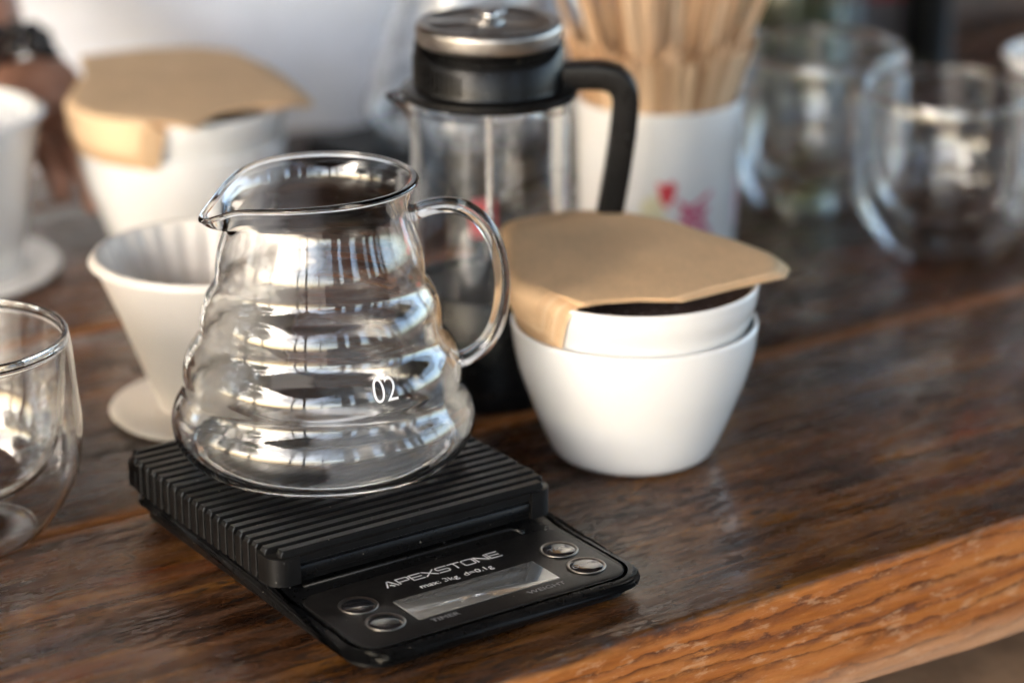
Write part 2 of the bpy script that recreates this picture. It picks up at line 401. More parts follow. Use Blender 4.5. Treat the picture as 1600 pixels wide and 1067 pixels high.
# ================================================================== THE TABLE
T_FRONT, T_SEAM1, T_SEAM2, T_SEAM3, T_BACK = 69.2, 90.2, 112.3, 133.6, 141.0     # distances along VX from the camera's foot
table = empty('wooden_table', (0, 0, 0), TH)
tag(table, 'worn dark brown wooden table of wide planks with a raw orange sawn front edge', 'table')
def fb(x, y, z, o=0): return mnoise.noise(Vector((x, y, z + o * 13.7)))
def plank(y0, y1, x0, x1, thick, mat, front=False, nx=120, ny=10, seed=0):
    """cross-section runs top back -> top front -> face -> bottom, in the table's own axes (object origin on the top front arris)"""
    xs = []
    if front:
        a = np.concatenate([np.linspace(x0, 8, 30)[:-1], np.arange(8, 72, 0.16), np.linspace(72, x1, 30)])
        xs = list(a)
    else: xs = list(np.linspace(x0, x1, nx))
    w = y1 - y0
    sec = []
    if front:
        for k in range(26): sec.append(('t', w - (w - 1.2) * k / 25, 0.0))
        for k in range(1, 10): sec.append(('t', 1.2 - 1.0 * k / 9, 0.0))
        for k in range(0, 5):
            a = PI/2 * k / 4; sec.append(('c', 0.2 - 0.2 * math.sin(a), -0.2 + 0.2 * math.cos(a)))
        for k in range(1, 46): sec.append(('f', 0.0, -0.2 - (thick - 0.3) * k / 45))
        sec.append(('b', 0.15, -thick)); sec.append(('b', w, -thick))
    else:
        r = 0.18
        sec += [('b', w, -thick), ('t', w, -r), ('t', w - r * .3, -r * .3), ('t', w - r, 0)]
        for k in range(1, ny): sec.append(('t', w - r - (w - 2*r) * k / ny, 0))
        sec += [('t', r, 0), ('t', r * .3, -r * .3), ('t', 0, -r), ('b', 0, -thick)]
    V = []; F = []
    for x in xs:
        chip = 0.0
        if front:
            chip = 0.50 * max(0, fb(x * 0.11, 3.1, 0) + 0.05) + 0.10 * max(0, fb(x * 0.7, 1.3, 0)) + 0.03 * fb(x * 2, 0, 0)
            bow = 0.30 * fb(x * 0.05, 7.7, 0)
        for kind, y, z in sec:
            if front:
                if kind == 't':
                    edge_w = max(0, 1 - y / 1.3)
                    yy = y + (chip + bow) * edge_w; zz = -chip * 0.55 * max(0, 1 - y / 0.9) ** 2 - 0.02 * abs(fb(x * 0.25, y * 2.2, 1))
                elif kind == 'c':
                    yy = y + chip + bow; zz = z - chip * 0.55
                elif kind == 'f':
                    rel = 0.055 * fb(x * 0.05 + 9, 0, z * 2.6) + 0.03 * fb(x * 0.9, 2, z * 4.5)
                    cw = max(0, 1 - (-z) / 1.6)
                    yy = bow + chip * cw ** 1.5 + rel; zz = z - chip * 0.55 * max(0, 1 - (-z) / 0.9)
                    if z < -thick + 0.8: zz += 0.35 * fb(x * 0.07, 5, 0)
                else: yy = y; zz = z + (0.35 * fb(x * 0.07, 5, 0) if y < 1 else 0)
            else:
                yy = y; zz = z
                if kind == 't' and 0.3 < y < w - 0.3: zz += 0.015 * fb(x * 0.2, y * 1.5, seed)
            V.append((x, yy, zz))
    n = len(sec)
    for i in range(len(xs) - 1):
        for k in range(n - 1):
            F.append((i*n+k, i*n+k+1, (i+1)*n+k+1, (i+1)*n+k))
        F.append((i*n+n-1, i*n, (i+1)*n, (i+1)*n+n-1))
    F.append(tuple(range(n))); F.append(tuple((len(xs)-1)*n + k for k in range(n))[::-1])
    o = mesh('plank', V, F, mat, table, sharp=55)
    o.location = Vector((0, y0, 0)) * S
    return o
W0 = wood_top('front_board_wood', 0.42, edge=True, seed=0.0, width=20.9)
W1 = wood_top('middle_board_wood', 0.15, (0.92, 0.82, 0.80), seed=5.3, width=21.8)
W2 = wood_top('back_board_wood', 0.1, (0.85, 0.75, 0.72), seed=11.1, width=21.0)
p = plank(T_FRONT, T_SEAM1 - 0.2, -75, 145, 5.6, W0, front=True)
p['label'] = 'front plank with a raw splintered orange edge'
plank(T_SEAM1 + 0.2, T_SEAM2 - 0.2, -75, 145, 5.6, W1, seed=1)
plank(T_SEAM2 + 0.2, T_SEAM3 - 0.2, -75, 145, 5.6, W2, seed=2)
plank(T_SEAM3 + 0.2, T_BACK, -75, 145, 5.6, W2, seed=3)
lower = MB().box(-75, 145, T_FRONT - 3.5, T_FRONT + 8, -13.5, -9.5)
lo = lower.build('lower_rail', simple('pale_rail_wood', (0.30, 0.19, 0.11), 0.75, vary=0.3, nscale=0.5, bstr=0.5), table, smooth=False)
bv = lo.modifiers.new('bevel', 'BEVEL'); bv.width = 0.4 * S; bv.segments = 3
for (lx, ly) in ((-70, 74), (140, 74), (-70, 134), (140, 134)):
    MB().box(lx - 4, lx + 4, ly - 4, ly + 4, -76, -5.7).build('leg', M_DARKWOOD, table, smooth=False)

ground = mesh('ground', [(-6000, -6000, -76), (6000, -6000, -76), (6000, 6000, -76), (-6000, 6000, -76)], [(0, 1, 2, 3)], M_FLOOR, smooth=False, fix=False)
tag(ground, kind='structure')

# ================================================================== KITCHEN SCALE
def text_mesh(txt, size, sx=1.0, depth=0.006, spacing=1.0, bold=0.0):
    cu = bpy.data.curves.new('lettering', 'FONT'); cu.body = txt; cu.size = size; cu.align_x = 'CENTER'; cu.align_y = 'CENTER'
    cu.extrude = depth / 2; cu.resolution_u = 5; cu.space_character = spacing; cu.offset = bold
    o = bpy.data.objects.new('lettering_source', cu); COL.objects.link(o)
    dg = bpy.context.evaluated_depsgraph_get(); dg.update()
    me = bpy.data.meshes.new_from_object(o.evaluated_get(dg))
    V = [(v.co.x * sx, v.co.y, v.co.z) for v in me.vertices]; F = [tuple(p.vertices) for p in me.polygons]
    bpy.data.objects.remove(o); bpy.data.meshes.remove(me); bpy.data.curves.remove(cu)
    return V, F
GLY = {'A': [[(0, 0), (.42, 1), (.58, 1), (1, 0)], [(.40, .28), (.52, .28), (.64, 0.0)]],
       'P': [[(0, 0), (0, .62), (.8, .62)], [(0, 1), (.9, 1), (1, .9), (1, .5), (.9, .38), (.15, .38)]],
       'E': [[(1, 1), (0, 1), (0, 0), (1, 0)], [(0, .5), (.92, .5)]],
       'X': [[(0, 0), (1, 1)], [(0, 1), (1, 0)]],
       'S': [[(1, 1), (.1, 1), (0, .88), (0, .62), (.1, .5), (.9, .5), (1, .38), (1, .12), (.9, 0), (0, 0)]],
       'T': [[(0, 1), (1, 1)], [(.5, 1), (.5, 0)]],
       'O': [[(.12, 0), (.88, 0), (1, .13), (1, .87), (.88, 1), (.12, 1), (0, .87), (0, .13), (.12, 0)]],
       'N': [[(0, 0), (0, 1), (1, 0), (1, 1)]]}
GLY['P'] = [[(0, 0), (0, 1), (.9, 1), (1, .88), (1, .52), (.9, .4), (.0, .4)]]
def stroke_word(word, w, h, gap, th, z):
    mb = MB(); x = 0
    for ch in word:
        for ln in GLY[ch]:
            for (a, b) in zip(ln[:-1], ln[1:]):
                A = np.array([x + a[0] * w, a[1] * h]); B = np.array([x + b[0] * w, b[1] * h]); d = B - A; L = np.linalg.norm(d)
                if L < 1e-6: continue
                d /= L; nrm = np.array([-d[1], d[0]]) * th / 2; A = A - d * th * .35; B = B + d * th * .35
                q = [A - nrm, B - nrm, B + nrm, A + nrm]
                mb.add([(p[0], p[1], z) for p in q] + [(p[0], p[1], z + .006) for p in q],
                       [(0,3,2,1),(4,5,6,7),(0,1,5,4),(1,2,6,5),(2,3,7,6),(3,0,4,7)])
        x += w + gap
    tot = x - gap
    mb.V = [(v[0] - tot / 2, v[1] - h / 2, v[2]) for v in mb.V]
    return mb

SC_O = (-7.27, 96.97)        # platform centre on the table
PLAT_TOP = 2.9
def make_scale():
    root = empty('coffee_scale', (SC_O[0], SC_O[1], 0), TH)
    # ---- housing: lofted rounded-rectangle sections, top surface steps down towards the display
    u0, u1, v0, v1 = -6.35, 6.95, -12.45, 6.25
    cu, cv = (u0 + u1) / 2, (v0 + v1) / 2; hx, hy = (u1 - u0) / 2, (v1 - v0) / 2
    def stepz(v):        # rim height along the depth
        t = min(1, max(0, (v + 6.9) / 2.6)); t = t * t * (3 - 2 * t)
        return 0.98 + 0.30 * t
    def ring(off, zf, r):
        o = []
        for (x, y) in rrect_d(hx + off, hy + off, r):
            o.append((x + cu, y + cv, zf(y + cv)))
        return o
    def rrect_d(hx, hy, r):
        """rounded rectangle with extra points along its long sides"""
        base = rrect(hx, hy, r, 8); out = []
        for i, p in enumerate(base):
            q = base[(i + 1) % len(base)]; L = math.hypot(q[0]-p[0], q[1]-p[1]); k = max(1, int(L / 0.6)) if L > 2 else 1
            for j in range(k): out.append((p[0] + (q[0]-p[0]) * j / k, p[1] + (q[1]-p[1]) * j / k))
        return out
    rings = [ring(-0.95, lambda v: 0.10, 1.0), ring(-0.60, lambda v: 0.10, 1.2), ring(-0.42, lambda v: 0.17, 1.3), ring(-0.30, lambda v: 0.32, 1.35),
             ring(-0.22, lambda v: stepz(v) - 0.44, 1.38), ring(-0.20, lambda v: stepz(v) - 0.41, 1.38),
             ring(-0.01, lambda v: stepz(v) - 0.40, 1.45), ring(0.04, lambda v: stepz(v) - 0.36, 1.47), ring(0.05, lambda v: stepz(v) - 0.28, 1.47), ring(0.02, lambda v: stepz(v) - 0.18, 1.45),
             ring(-0.06, lambda v: stepz(v) - 0.09, 1.42), ring(-0.18, lambda v: stepz(v) - 0.035, 1.38), ring(-0.34, lambda v: stepz(v) - 0.005, 1.3), ring(-0.50, lambda v: stepz(v), 1.2)]
    V, F = loft(rings, True, False)
    # top infill as a grid under the last ring
    n = len(rings[0]); last = len(V) - n
    c = len(V)
    xs = np.linspace(0, 1, 2)
    # shrink the last ring towards the centre line in the depth direction only, then bridge
    inner = []
    for k in range(n):
        x, y, z = V[last + k]; inner.append((cu, y, z))
    V = list(V) + inner
    for k in range(n):
        k2 = (k + 1) % n; F.append((last + k, last + k2, c + k2, c + k))
    housing = mesh('housing', V, F, M_PLAS, root, sharp=50)
    # shallow trench in front of the platform and inlaid panel, its fine groove's shade painted as a black strip
    pz = 0.988
    gr = loft([[(x + 0.30, y - 9.25, pz - 0.03 + z) for x, y in rrect(6.05 - o, 2.67 - o, 0.90 - o, 8)] for o, z in ((0, 0), (0, 0.026), (0.01, 0.028))])
    mesh('panel_groove_shade', *gr, M_GROOVE_SHADE, root, smooth=False)
    panel = loft([[(x + 0.30, y - 9.25, pz + z) for x, y in rrect(6.0 - o, 2.62 - o, 0.85 - o, 8)] for o, z in ((0, 0), (0, 0.012), (0.03, 0.024))])
    mesh('control_panel', *panel, M_PANEL, root, sharp=40)
    tr = sweep([(-5.0, -6.0, 1.10), (4.2, -6.0, 1.10), (4.62, -6.03, 1.09), (4.86, -6.2, 1.05), (4.9, -6.5, 0.99)], circ(0.09, 8), ref=(0, 0, 1))
    mesh('front_ridge', *tr, M_PLAS, root)
    # display
    z0 = pz + 0.024
    sc = loft([[(x + 0.43, y - 9.86, z0 + z) for x, y in rrect(3.24 - o, 0.94 - o, 0.05, 2)] for o, z in ((0, 0), (0, 0.012), (0.02, 0.018))])
    mesh('display', *sc, M_LCD, root, sharp=40)
    for (bx, by, word) in ((5.12, -8.66, 'TARE'), (5.13, -10.5, 'ON/OFF'), (-4.07, -8.51, None), (-3.98, -10.3, None)):
        V, F = lathe([(0, 0.0), (0.62, 0.0), (0.74, 0.02), (0.78, 0.045), (0.74, 0.065), (0.68, 0.05), (0.66, 0.03)], 40)
        rg = mesh('button_ring', V, F, M_RING, root, loc=(bx, by, z0))
        V, F = lathe([(0.67, 0.01), (0.64, 0.05), (0.45, 0.085), (0.2, 0.102), (0, 0.106)], 40)
        bt = mesh('button', V, F, M_BUTTON, root, loc=(bx, by, z0))
        if word:
            V, F = text_mesh(word, 0.34 if word == 'TARE' else 0.28, 1.25)
            V = [(x, y, z + 0.085 + 0.02 * (1 - (x*x + y*y) / 0.45)) for x, y, z in V]
            mesh('button_lettering', V, F, M_PRINT_DIM, bt, smooth=False)
    nm = stroke_word('APEXSTONE', 0.495, 0.45, 0.105, 0.062, z0 + 0.002)
    nm.V = [(x + 0.35, y - 7.55, z) for x, y, z in nm.V]
    nm.build('lettering', M_PRINT, root, smooth=False)
    for txt, size, sx, x, y, mt in (('max: 3kg  d=0.1g', 0.45, 1.08, 0.42, -8.42, M_PRINT_DIM), ('TIMER', 0.36, 1.25, -1.85, -11.15, M_PRINT_DIM), ('WEIGHT', 0.36, 1.25, 2.75, -11.2, M_PRINT_DIM)):
        V, F = text_mesh(txt, size, sx)
        V = [(a + x, b + y, c + z0 + 0.005) for a, b, c in V]
        o = mesh('lettering', V, F, M_PRINT if 'max' in txt else mt, root, smooth=False)
    # ---- platform body under the mat
    rr = [[(x, y, z) for x, y in rrect(6.22 - o, 6.22 - o, 0.6, 5)] for o, z in ((0.35, 1.38), (0.05, 1.45), (0, 1.55), (0, 2.35), (0.03, 2.42))]
    mesh('platform', *loft(rr), M_PLAS, root, sharp=40)
    # recessed strip seen on the platform's front under the mat
    st = loft([[(x, -6.22 - d, 1.95 + y) for x, y in rrect(5.75 - o, 0.22 - o, 0.2 - o, 5)] for o, d in ((0, -0.1), (0, 0.10), (0.05, 0.14))])
    mesh('platform_front_bar', *st, M_PLAS, root, sharp=50)
    # rubber mat: sheet + short side skirts, then separate ribs
    mt = [[(x, y, z) for x, y in rrect(6.44 - o, 6.40 - o, 0.65, 6)] for o, z in ((0.05, 2.30), (0, 2.33), (0, 2.60), (0.03, 2.63))]
    mesh('mat', *loft(mt), M_RUBBER, root, sharp=40)
    sk = MB()
    for s_ in (-1, 1):
        x0, x1 = sorted((s_ * 6.30, s_ * 6.42)); sk.box(x0, x1, -5.7, 5.9, 1.52, 2.33)
    sk.build('mat_side_skirt', M_RUBBER, root, smooth=False)
    for s_ in (-1, 1):   # front corner tabs of the mat
        out = []
        for k in range(9):
            a = PI + PI/2 * k / 8
            out.append((0.7 * math.cos(a), 0.7 * math.sin(a)))
        pts = [(-0.7, 0.55)] + out + [(0.45, -0.7), (0.45, -0.45)]
        pts2 = [(-5.80 + x, -5.77 + y) for x, y in pts] + [(-5.9, -5.6), (-6.2, -5.2)]
        pts2 = [(x * -s_, y) for x, y in pts2]
        rings = [[(x, y, z) for x, y in pts2] for z in (1.50, 1.53, 2.62)]
        mesh('mat_corner_tab', *loft(rings), M_RUBBER, root, sharp=35)
    NR = 21; pitch = 12.72 / NR
    for i in range(NR):
        yc = -6.36 + pitch * (i + 0.5); hw = pitch * 0.315
        inset = 0.0
        if i in (0, NR - 1): inset = 0.42
        elif i in (1, NR - 2): inset = 0.06
        L = 6.5 - inset
        jit = random.uniform(-0.01, 0.01)
        prof = [(-hw, 0), (-hw, 0.24), (-hw + 0.05, 0.285), (hw - 0.05, 0.285), (hw, 0.24), (hw, 0)]
        # inverted-U rib: down the left side, over the top, down the right side
        zb = 1.53 if inset < 0.3 else 2.40
        path = [(-L, zb), (-L, 2.74 - 0.0), (-L + 0.10, 2.90 + jit), (L - 0.10, 2.90 + jit), (L, 2.74), (L, zb)]
        inn = [(-L + 0.22, zb), (-L + 0.22, 2.615), (-L + 0.24, 2.616), (L - 0.24, 2.616), (L - 0.22, 2.615), (L - 0.22, zb)]
        V = []; F = []
        for (a, z), (a2, z2) in zip(path, inn):
            V += [(a, yc - hw + 0.035, z), (a, yc + hw - 0.035, z), (a + (a2 - a) * .16, yc + hw, z + (z2 - z) * .16), (a2, yc + hw + 0.015, z2), (a2, yc - hw - 0.015, z2), (a + (a2 - a) * .16, yc - hw, z + (z2 - z) * .16)]
        for k in range(5):
            for j in range(6):
                j2 = (j + 1) % 6; F.append((k*6+j, k*6+j2, (k+1)*6+j2, (k+1)*6+j))
        F.append((0, 5, 4, 3, 2, 1)); F.append((30, 31, 32, 33, 34, 35))
        mesh('rib', V, F, M_RUBBER, root, smooth=False)
    for fx, fy in ((-5, -10.8), (5.6, -10.8), (-5, 5), (5.6, 5)):
        V, F = lathe([(0, 0), (0.55, 0), (0.6, 0.05), (0.6, 0.2), (0, 0.2)], 20); mesh('foot', V, F, M_RUBBER, root, loc=(fx, fy, 0.0))
    return root
scale = make_scale()
tag(scale, 'black coffee scale with ribbed mat, display and round buttons, under the front glass carafe', 'kitchen scale', 'coffee scales')

# ================================================================== GLASS CARAFE
CAR = at(508, 708, PLAT_TOP)
CZ = PLAT_TOP + 0.012
outer = [(0.0, 0.22), (2.5, 0.20), (3.9, 0.08), (4.55, 0.0), (5.15, 0.14), (5.75, 0.55), (6.12, 1.1), (6.25, 1.72), (6.14, 2.3), (5.92, 2.72), (5.76, 3.02),
         (5.68, 3.32), (5.70, 3.75), (5.66, 4.15), (5.52, 4.60), (5.27, 5.02), (5.06, 5.36),
         (4.96, 5.66), (4.94, 6.0), (4.88, 6.4), (4.72, 6.9), (4.50, 7.28), (4.33, 7.58), (4.25, 7.86),
         (4.22, 8.3), (4.15, 8.8), (4.00, 9.3), (3.83, 9.8), (3.70, 10.25), (3.64, 10.65), (3.68, 11.0), (3.80, 11.35), (3.94, 11.64)]
outer_s = catmull(outer, 5)
def inward(prof, t):
    out = []
    for i, p in enumerate(prof):
        a = prof[max(i-1, 0)]; b = prof[min(i+1, len(prof)-1)]; d = b - a; L = np.linalg.norm(d)
        nrm = np.array([-d[1], d[0]]) / (L + 1e-9)
        out.append(p + nrm * t)
    return out
def carafe_profile():
    inn = inward(outer_s, 0.19)
    # smooth inner wall, thicker floor
    inn2 = []
    for i, p in enumerate(inn):
        q = np.mean([inn[max(0, min(len(inn)-1, i + k))] for k in range(-4, 5)], axis=0) if 8 < i < len(inn) - 4 else p
        if outer_s[i][1] < 0.5 and outer_s[i][0] < 5.6: q = np.array([q[0], max(q[1], 0.32 + 0.012 * q[0] ** 2)])
        inn2.append(np.array([max(0.0, q[0]), q[1]]))
    inn2[0] = np.array([0.0, inn2[0][1]])
    top_o = outer_s[-1]; top_i = inn2[-1]
    mid = (top_o + top_i) / 2 + np.array([0.03, 0.10])
    lip = [top_o + np.array([0.08, 0.03]), top_o + np.array([0.10, 0.10]), top_o + np.array([0.06, 0.18]), top_o + np.array([-0.03, 0.22]), top_o + np.array([-0.13, 0.19]), top_i + np.array([-0.03, 0.10])]
    return list(outer_s) + lip + inn2[::-1]
SP_AZ = math.radians(180 + 20); HD_AZ = math.radians(9)
def spout_warp(x, y, z):
    r = math.hypot(x, y)
    if r < 1e-6 or z < 9.6: return (x, y, z)
    h = min(1, (z - 9.6) / 2.1); h = h * h * (3 - 2 * h)
    d = math.degrees((math.atan2(y, x) - SP_AZ + PI) % (2 * PI) - PI)
    push = 0.82 * math.exp(-(d / 13.0) ** 2) * h ** 1.3 + 0.06 * math.exp(-(d / 38) ** 2) * h - 0.10 * math.exp(-((abs(d) - 38) / 14) ** 2) * h
    dip = (0.62 * math.exp(-(d / 52.0) ** 2) + 0.56 * math.exp(-(d / 14.0) ** 2)) * h
    k = (r + push) / r
    return (x * k, y * k, z - dip)
def make_carafe():
    root = empty('glass_carafe', (CAR[0], CAR[1], CZ))
    V, F = lathe(carafe_profile(), 160, warp=spout_warp)
    body = mesh('body', V, F, M_GLASS, root)
    # handle from picked points on the vertical plane through the axis
    px = [(640, 333), (652, 330), (668, 324), (695, 320), (725, 325), (752, 343), (772, 374), (783, 415), (785, 458), (778, 500), (762, 532), (740, 551), (722, 560), (708, 562)]
    pts = []
    for x, y in px:
        q = at_plane(x, y, CAR, HD_AZ); pts.append(q - np.array([CAR[0], CAR[1], CZ]))
    path = catmull(pts, 5)
    nrm = (-math.sin(HD_AZ), math.cos(HD_AZ), 0)
    sec = [(0.33 * math.cos(2*PI*k/18), 0.44 * math.sin(2*PI*k/18)) for k in range(18)]
    def sc(t): return 1.0 + 0.25 * math.exp(-(t / 0.05) ** 2) + 0.35 * math.exp(-((1 - t) / 0.05) ** 2)
    V, F = sweep(path, sec, ref=nrm, scale=sc)
    mesh('handle', V, F, M_GLASS, root)
    return root, body
carafe, carafe_body = make_carafe()
tag(carafe, 'clear wavy glass coffee carafe with spout and handle, standing on the front scale', 'carafe', 'glass carafes')
# white printed 02 wrapped on the wall
def wall_point(az, z):
    zs = [p[1] for p in outer_s]; best = None
    for a, b in zip(outer_s[20:-1], outer_s[21:]):
        if (a[1] - z) * (b[1] - z) <= 0 and b[1] != a[1]:
            t = (z - a[1]) / (b[1] - a[1]); best = a[0] + (b[0] - a[0]) * t
    return best if best else 5.0
tV, tF = text_mesh('02', 1.42, 0.80, depth=0.004, spacing=0.95, bold=-0.012)
AZ0 = math.radians(-90 + 30.3)
wV = []
for x, y, z in tV:
    zz = 4.55 + y * 0.93; r = wall_point(0, zz)
    a = AZ0 + x / 5.45
    rr_ = r + 0.012 + z
    wV.append((rr_ * math.cos(a), rr_ * math.sin(a), zz))
mesh('printed_number', wV, tF, M_WPRINT, carafe, smooth=False)

# ================================================================== WHITE BOWLS
def bowl_profile(k=1.0, slim=0.0):
    out = [(0, 0.10), (2.3, 0.10), (2.42, 0.0), (2.98, 0.0), (3.30, 0.10), (3.60, 0.34), (3.84, 0.78), (4.06, 1.3), (4.38, 2.1), (4.66, 2.85), (4.92, 3.55), (5.13, 4.25), (5.28, 4.9), (5.37, 5.5), (5.42, 6.15)]
    out = [(a - slim * max(0.0, 1 - ((b - 3.9) / 1.7) ** 2) , b) for a, b in out]
    o = catmull(out[3:], 5)
    inn = inward(o, 0.24)
    inn = [p for p in inn if p[1] > 0.55]
    prof = [np.array(p, float) for p in out[:3]] + o + [o[-1] + np.array([-0.03, 0.10]), o[-1] + np.array([-0.12, 0.14]), inn[-1] + np.array([0.04, 0.09])] + inn[::-1] + [np.array([1.5, 0.42]), np.array([0, 0.40])]
    return [(float(p[0]) * k, float(p[1]) * k) for p in prof]
def split_lathe(name, loc, k=1.0, dark_inside=False, mat=None, slim=0.0):
    root = empty(name, loc)
    V, F = lathe(bowl_profile(k, slim), 96)
    mesh('body', V, F, mat or M_CER, root)
    if dark_inside:
        V, F = lathe([(0, 5.62 * k), (4.95 * k, 5.62 * k), (5.12 * k, 5.66 * k), (5.05 * k, 5.5 * k), (0, 5.5 * k)], 72)
        mesh('ground_coffee', V, F, M_COFFEE, root)
    return root
BW = at(988, 703)
b1 = split_lathe('bowl', (BW[0], BW[1], 0.0))
tag(b1, 'white ceramic bowl standing on the table right of the scale, lower of the front pair', 'bowl', 'white nested bowls')
b2 = split_lathe('bowl', (BW[0], BW[1], 1.85), dark_inside=True, slim=0.16)
tag(b2, 'white ceramic bowl nested on top in the front pair, dark inside, under brown filters', 'bowl', 'white nested bowls')
BK = at(292, 392)
KB = 1.05
b3 = split_lathe('bowl', (BK[0], BK[1], 0.0), KB)
tag(b3, 'blurred white bowl on the table behind the cream dripper, lower of the back pair', 'bowl', 'white nested bowls')
b4 = split_lathe('bowl', (BK[0], BK[1], 1.95), KB, slim=0.14)
tag(b4, 'blurred white bowl nested on top of the back pair, under brown filters', 'bowl', 'white nested bowls')

# ------------------------------------------------------------------ coffee filters draped over the bowls
def resample(P, n):
    P = [np.array(p, float) for p in P]; d = [0]
    for a, b in zip(P[:-1], P[1:]): d.append(d[-1] + np.linalg.norm(b - a))
    out = []
    for t in np.linspace(0, d[-1], n):
        i = min(len(d) - 2, max(0, int(np.searchsorted(d, t, side='right')) - 1)); k = (t - d[i]) / max(1e-9, d[i+1] - d[i])
        out.append(P[i] + (P[i+1] - P[i]) * k)
    return out
def make_sheet(c, R, z, qpix, back, az1, hang, tail, layer, mat, dome=0.25, tuck=0.35, seed=0, offset=(0, 0)):
    """c: bowl centre; the fold runs from behind the bowl along x=-R, then round the rim to azimuth az1; qpix: opposite outline in the picture plane z"""
    nu, nv, nd = 60, 26, 14
    K = [np.array([-R, back]), np.array([-R, 0.02])]
    for a in np.linspace(180, az1, 16): K.append(np.array([R * math.cos(math.radians(a)), R * math.sin(math.radians(a))]))
    K = resample(K, nu)
    Q = [at(x, y, z)[:2] - c for x, y in qpix]; Q = [q + np.array(offset) for q in Q]; Q = resample(Q, nu)
    V = []
    rb = 0.55
    for i in range(nu):
        k = K[i]; q = Q[i]; u = i / (nu - 1)
        t = K[min(i+1, nu-1)] - K[max(i-1, 0)]; t /= np.linalg.norm(t); nrm = np.array([t[1], -t[0]])
        if nrm @ (k - np.array([0, max(0, k[1])])) < 0: nrm = -nrm
        for j in range(nv):
            s_ = j / nv; p_ = q + (k - q) * s_
            rr = np.linalg.norm(p_) / R
            zz = z + dome * (1 - min(1, rr) ** 2) * 0.5 - 0.9 * max(0, rr - 1.0) ** 1.6 * min(1.0, max(0.0, p_[0] / R)) ** 2 + 0.05 * fb(p_[0] * 0.35, p_[1] * 0.35, seed)
            V.append((p_[0], p_[1], zz))
        hh = (hang + 0.03 * layer + 0.12 * fb(i * 0.3, layer, seed)) * (0.8 + 0.2 * u)
        L = rb * PI/2 + hh
        for j in range(nd + 1):
            d = L * j / nd
            if d < rb * PI/2: a = d / rb; h = rb * math.sin(a); dz = rb * (1 - math.cos(a))
            else:
                e = d - rb * PI/2; h = rb - tuck * (e / max(hang, .1)) ** 1.3; dz = rb + e
            fold = k + nrm * (h - 0.1)
            # bottom corner creeps back round the bowl at the front end
            if u > 0.5:
                ang = -math.radians(tail) * (d / L) * ((u - 0.5) * 2) ** 1.5
                cs, sn = math.cos(ang), math.sin(ang); fold = np.array([fold[0] * cs - fold[1] * sn, fold[0] * sn + fold[1] * cs])
            V.append((fold[0], fold[1], z - dz + 0.05 * fb(k[0] * 0.35, k[1] * 0.35, seed) * (1 - j / nd)))
    nrow = nv + nd + 1
    F = []
    for i in range(nu - 1):
        for j in range(nrow - 1): F.append((i*nrow+j, i*nrow+j+1, (i+1)*nrow+j+1, (i+1)*nrow+j))
    V = [(v[0] + c[0], v[1] + c[1], v[2]) for v in V]
    return V, F
def filter_stack(c, R, z0, qpix, back, az1, hang, tail, n, where, tuck, spread):
    for L in range(n):
        k = n - 1 - L      # 0 = top sheet
        off = (random.uniform(-.06, .06) + 0.05 * k, random.uniform(-.05, .05) - 0.075 * k)
        V, F = make_sheet(c, R + 0.045 * (L - n + 1) , z0 + 0.065 * L, qpix, back + random.uniform(-.15, .15), az1 + 1.5 * k + random.uniform(-.5, .5), hang - spread * L + 0.035 * k, tail, 0, M_PAPER if L % 3 else M_PAPER2, seed=3.0, offset=off, tuck=tuck)
        o = mesh('coffee_filter', V, F, M_PAPER if L % 3 else M_PAPER2, None, fix=False)
        md = o.modifiers.new('thickness', 'SOLIDIFY'); md.thickness = 0.018 * S; md.offset = 1
        if k == 0: tag(o, 'topmost brown paper coffee filter of the stack on the %s bowls' % where, 'coffee filter', 'brown filters on the %s bowls' % where)
        else: tag(o, 'lower brown paper coffee filter, only its edge showing, in the stack on the %s bowls' % where, 'coffee filter', 'brown filters on the %s bowls' % where)
filter_stack(BW[:2], 5.42, 8.20, [(800, 344), (850, 334), (900, 329), (970, 331), (1050, 346), (1150, 376), (1205, 396), (1221, 408), (1214, 424), (1185, 433), (1130, 447), (1080, 461), (1050, 469), (990, 467), (930, 470), (900, 474)],
             6.3, 229, 1.35, 10, 9, 'front', 0.42, 0.02)
filter_stack(BK[:2], 5.42 * KB + .05, 8.55, [(125, 88), (160, 84), (230, 76), (310, 73), (370, 78), (430, 108), (478, 150), (482, 160), (462, 164), (430, 163), (385, 169), (345, 177), (318, 188), (300, 200)],
             3.6, 262, 1.6, 6, 7, 'back', 0.15, 0.03)

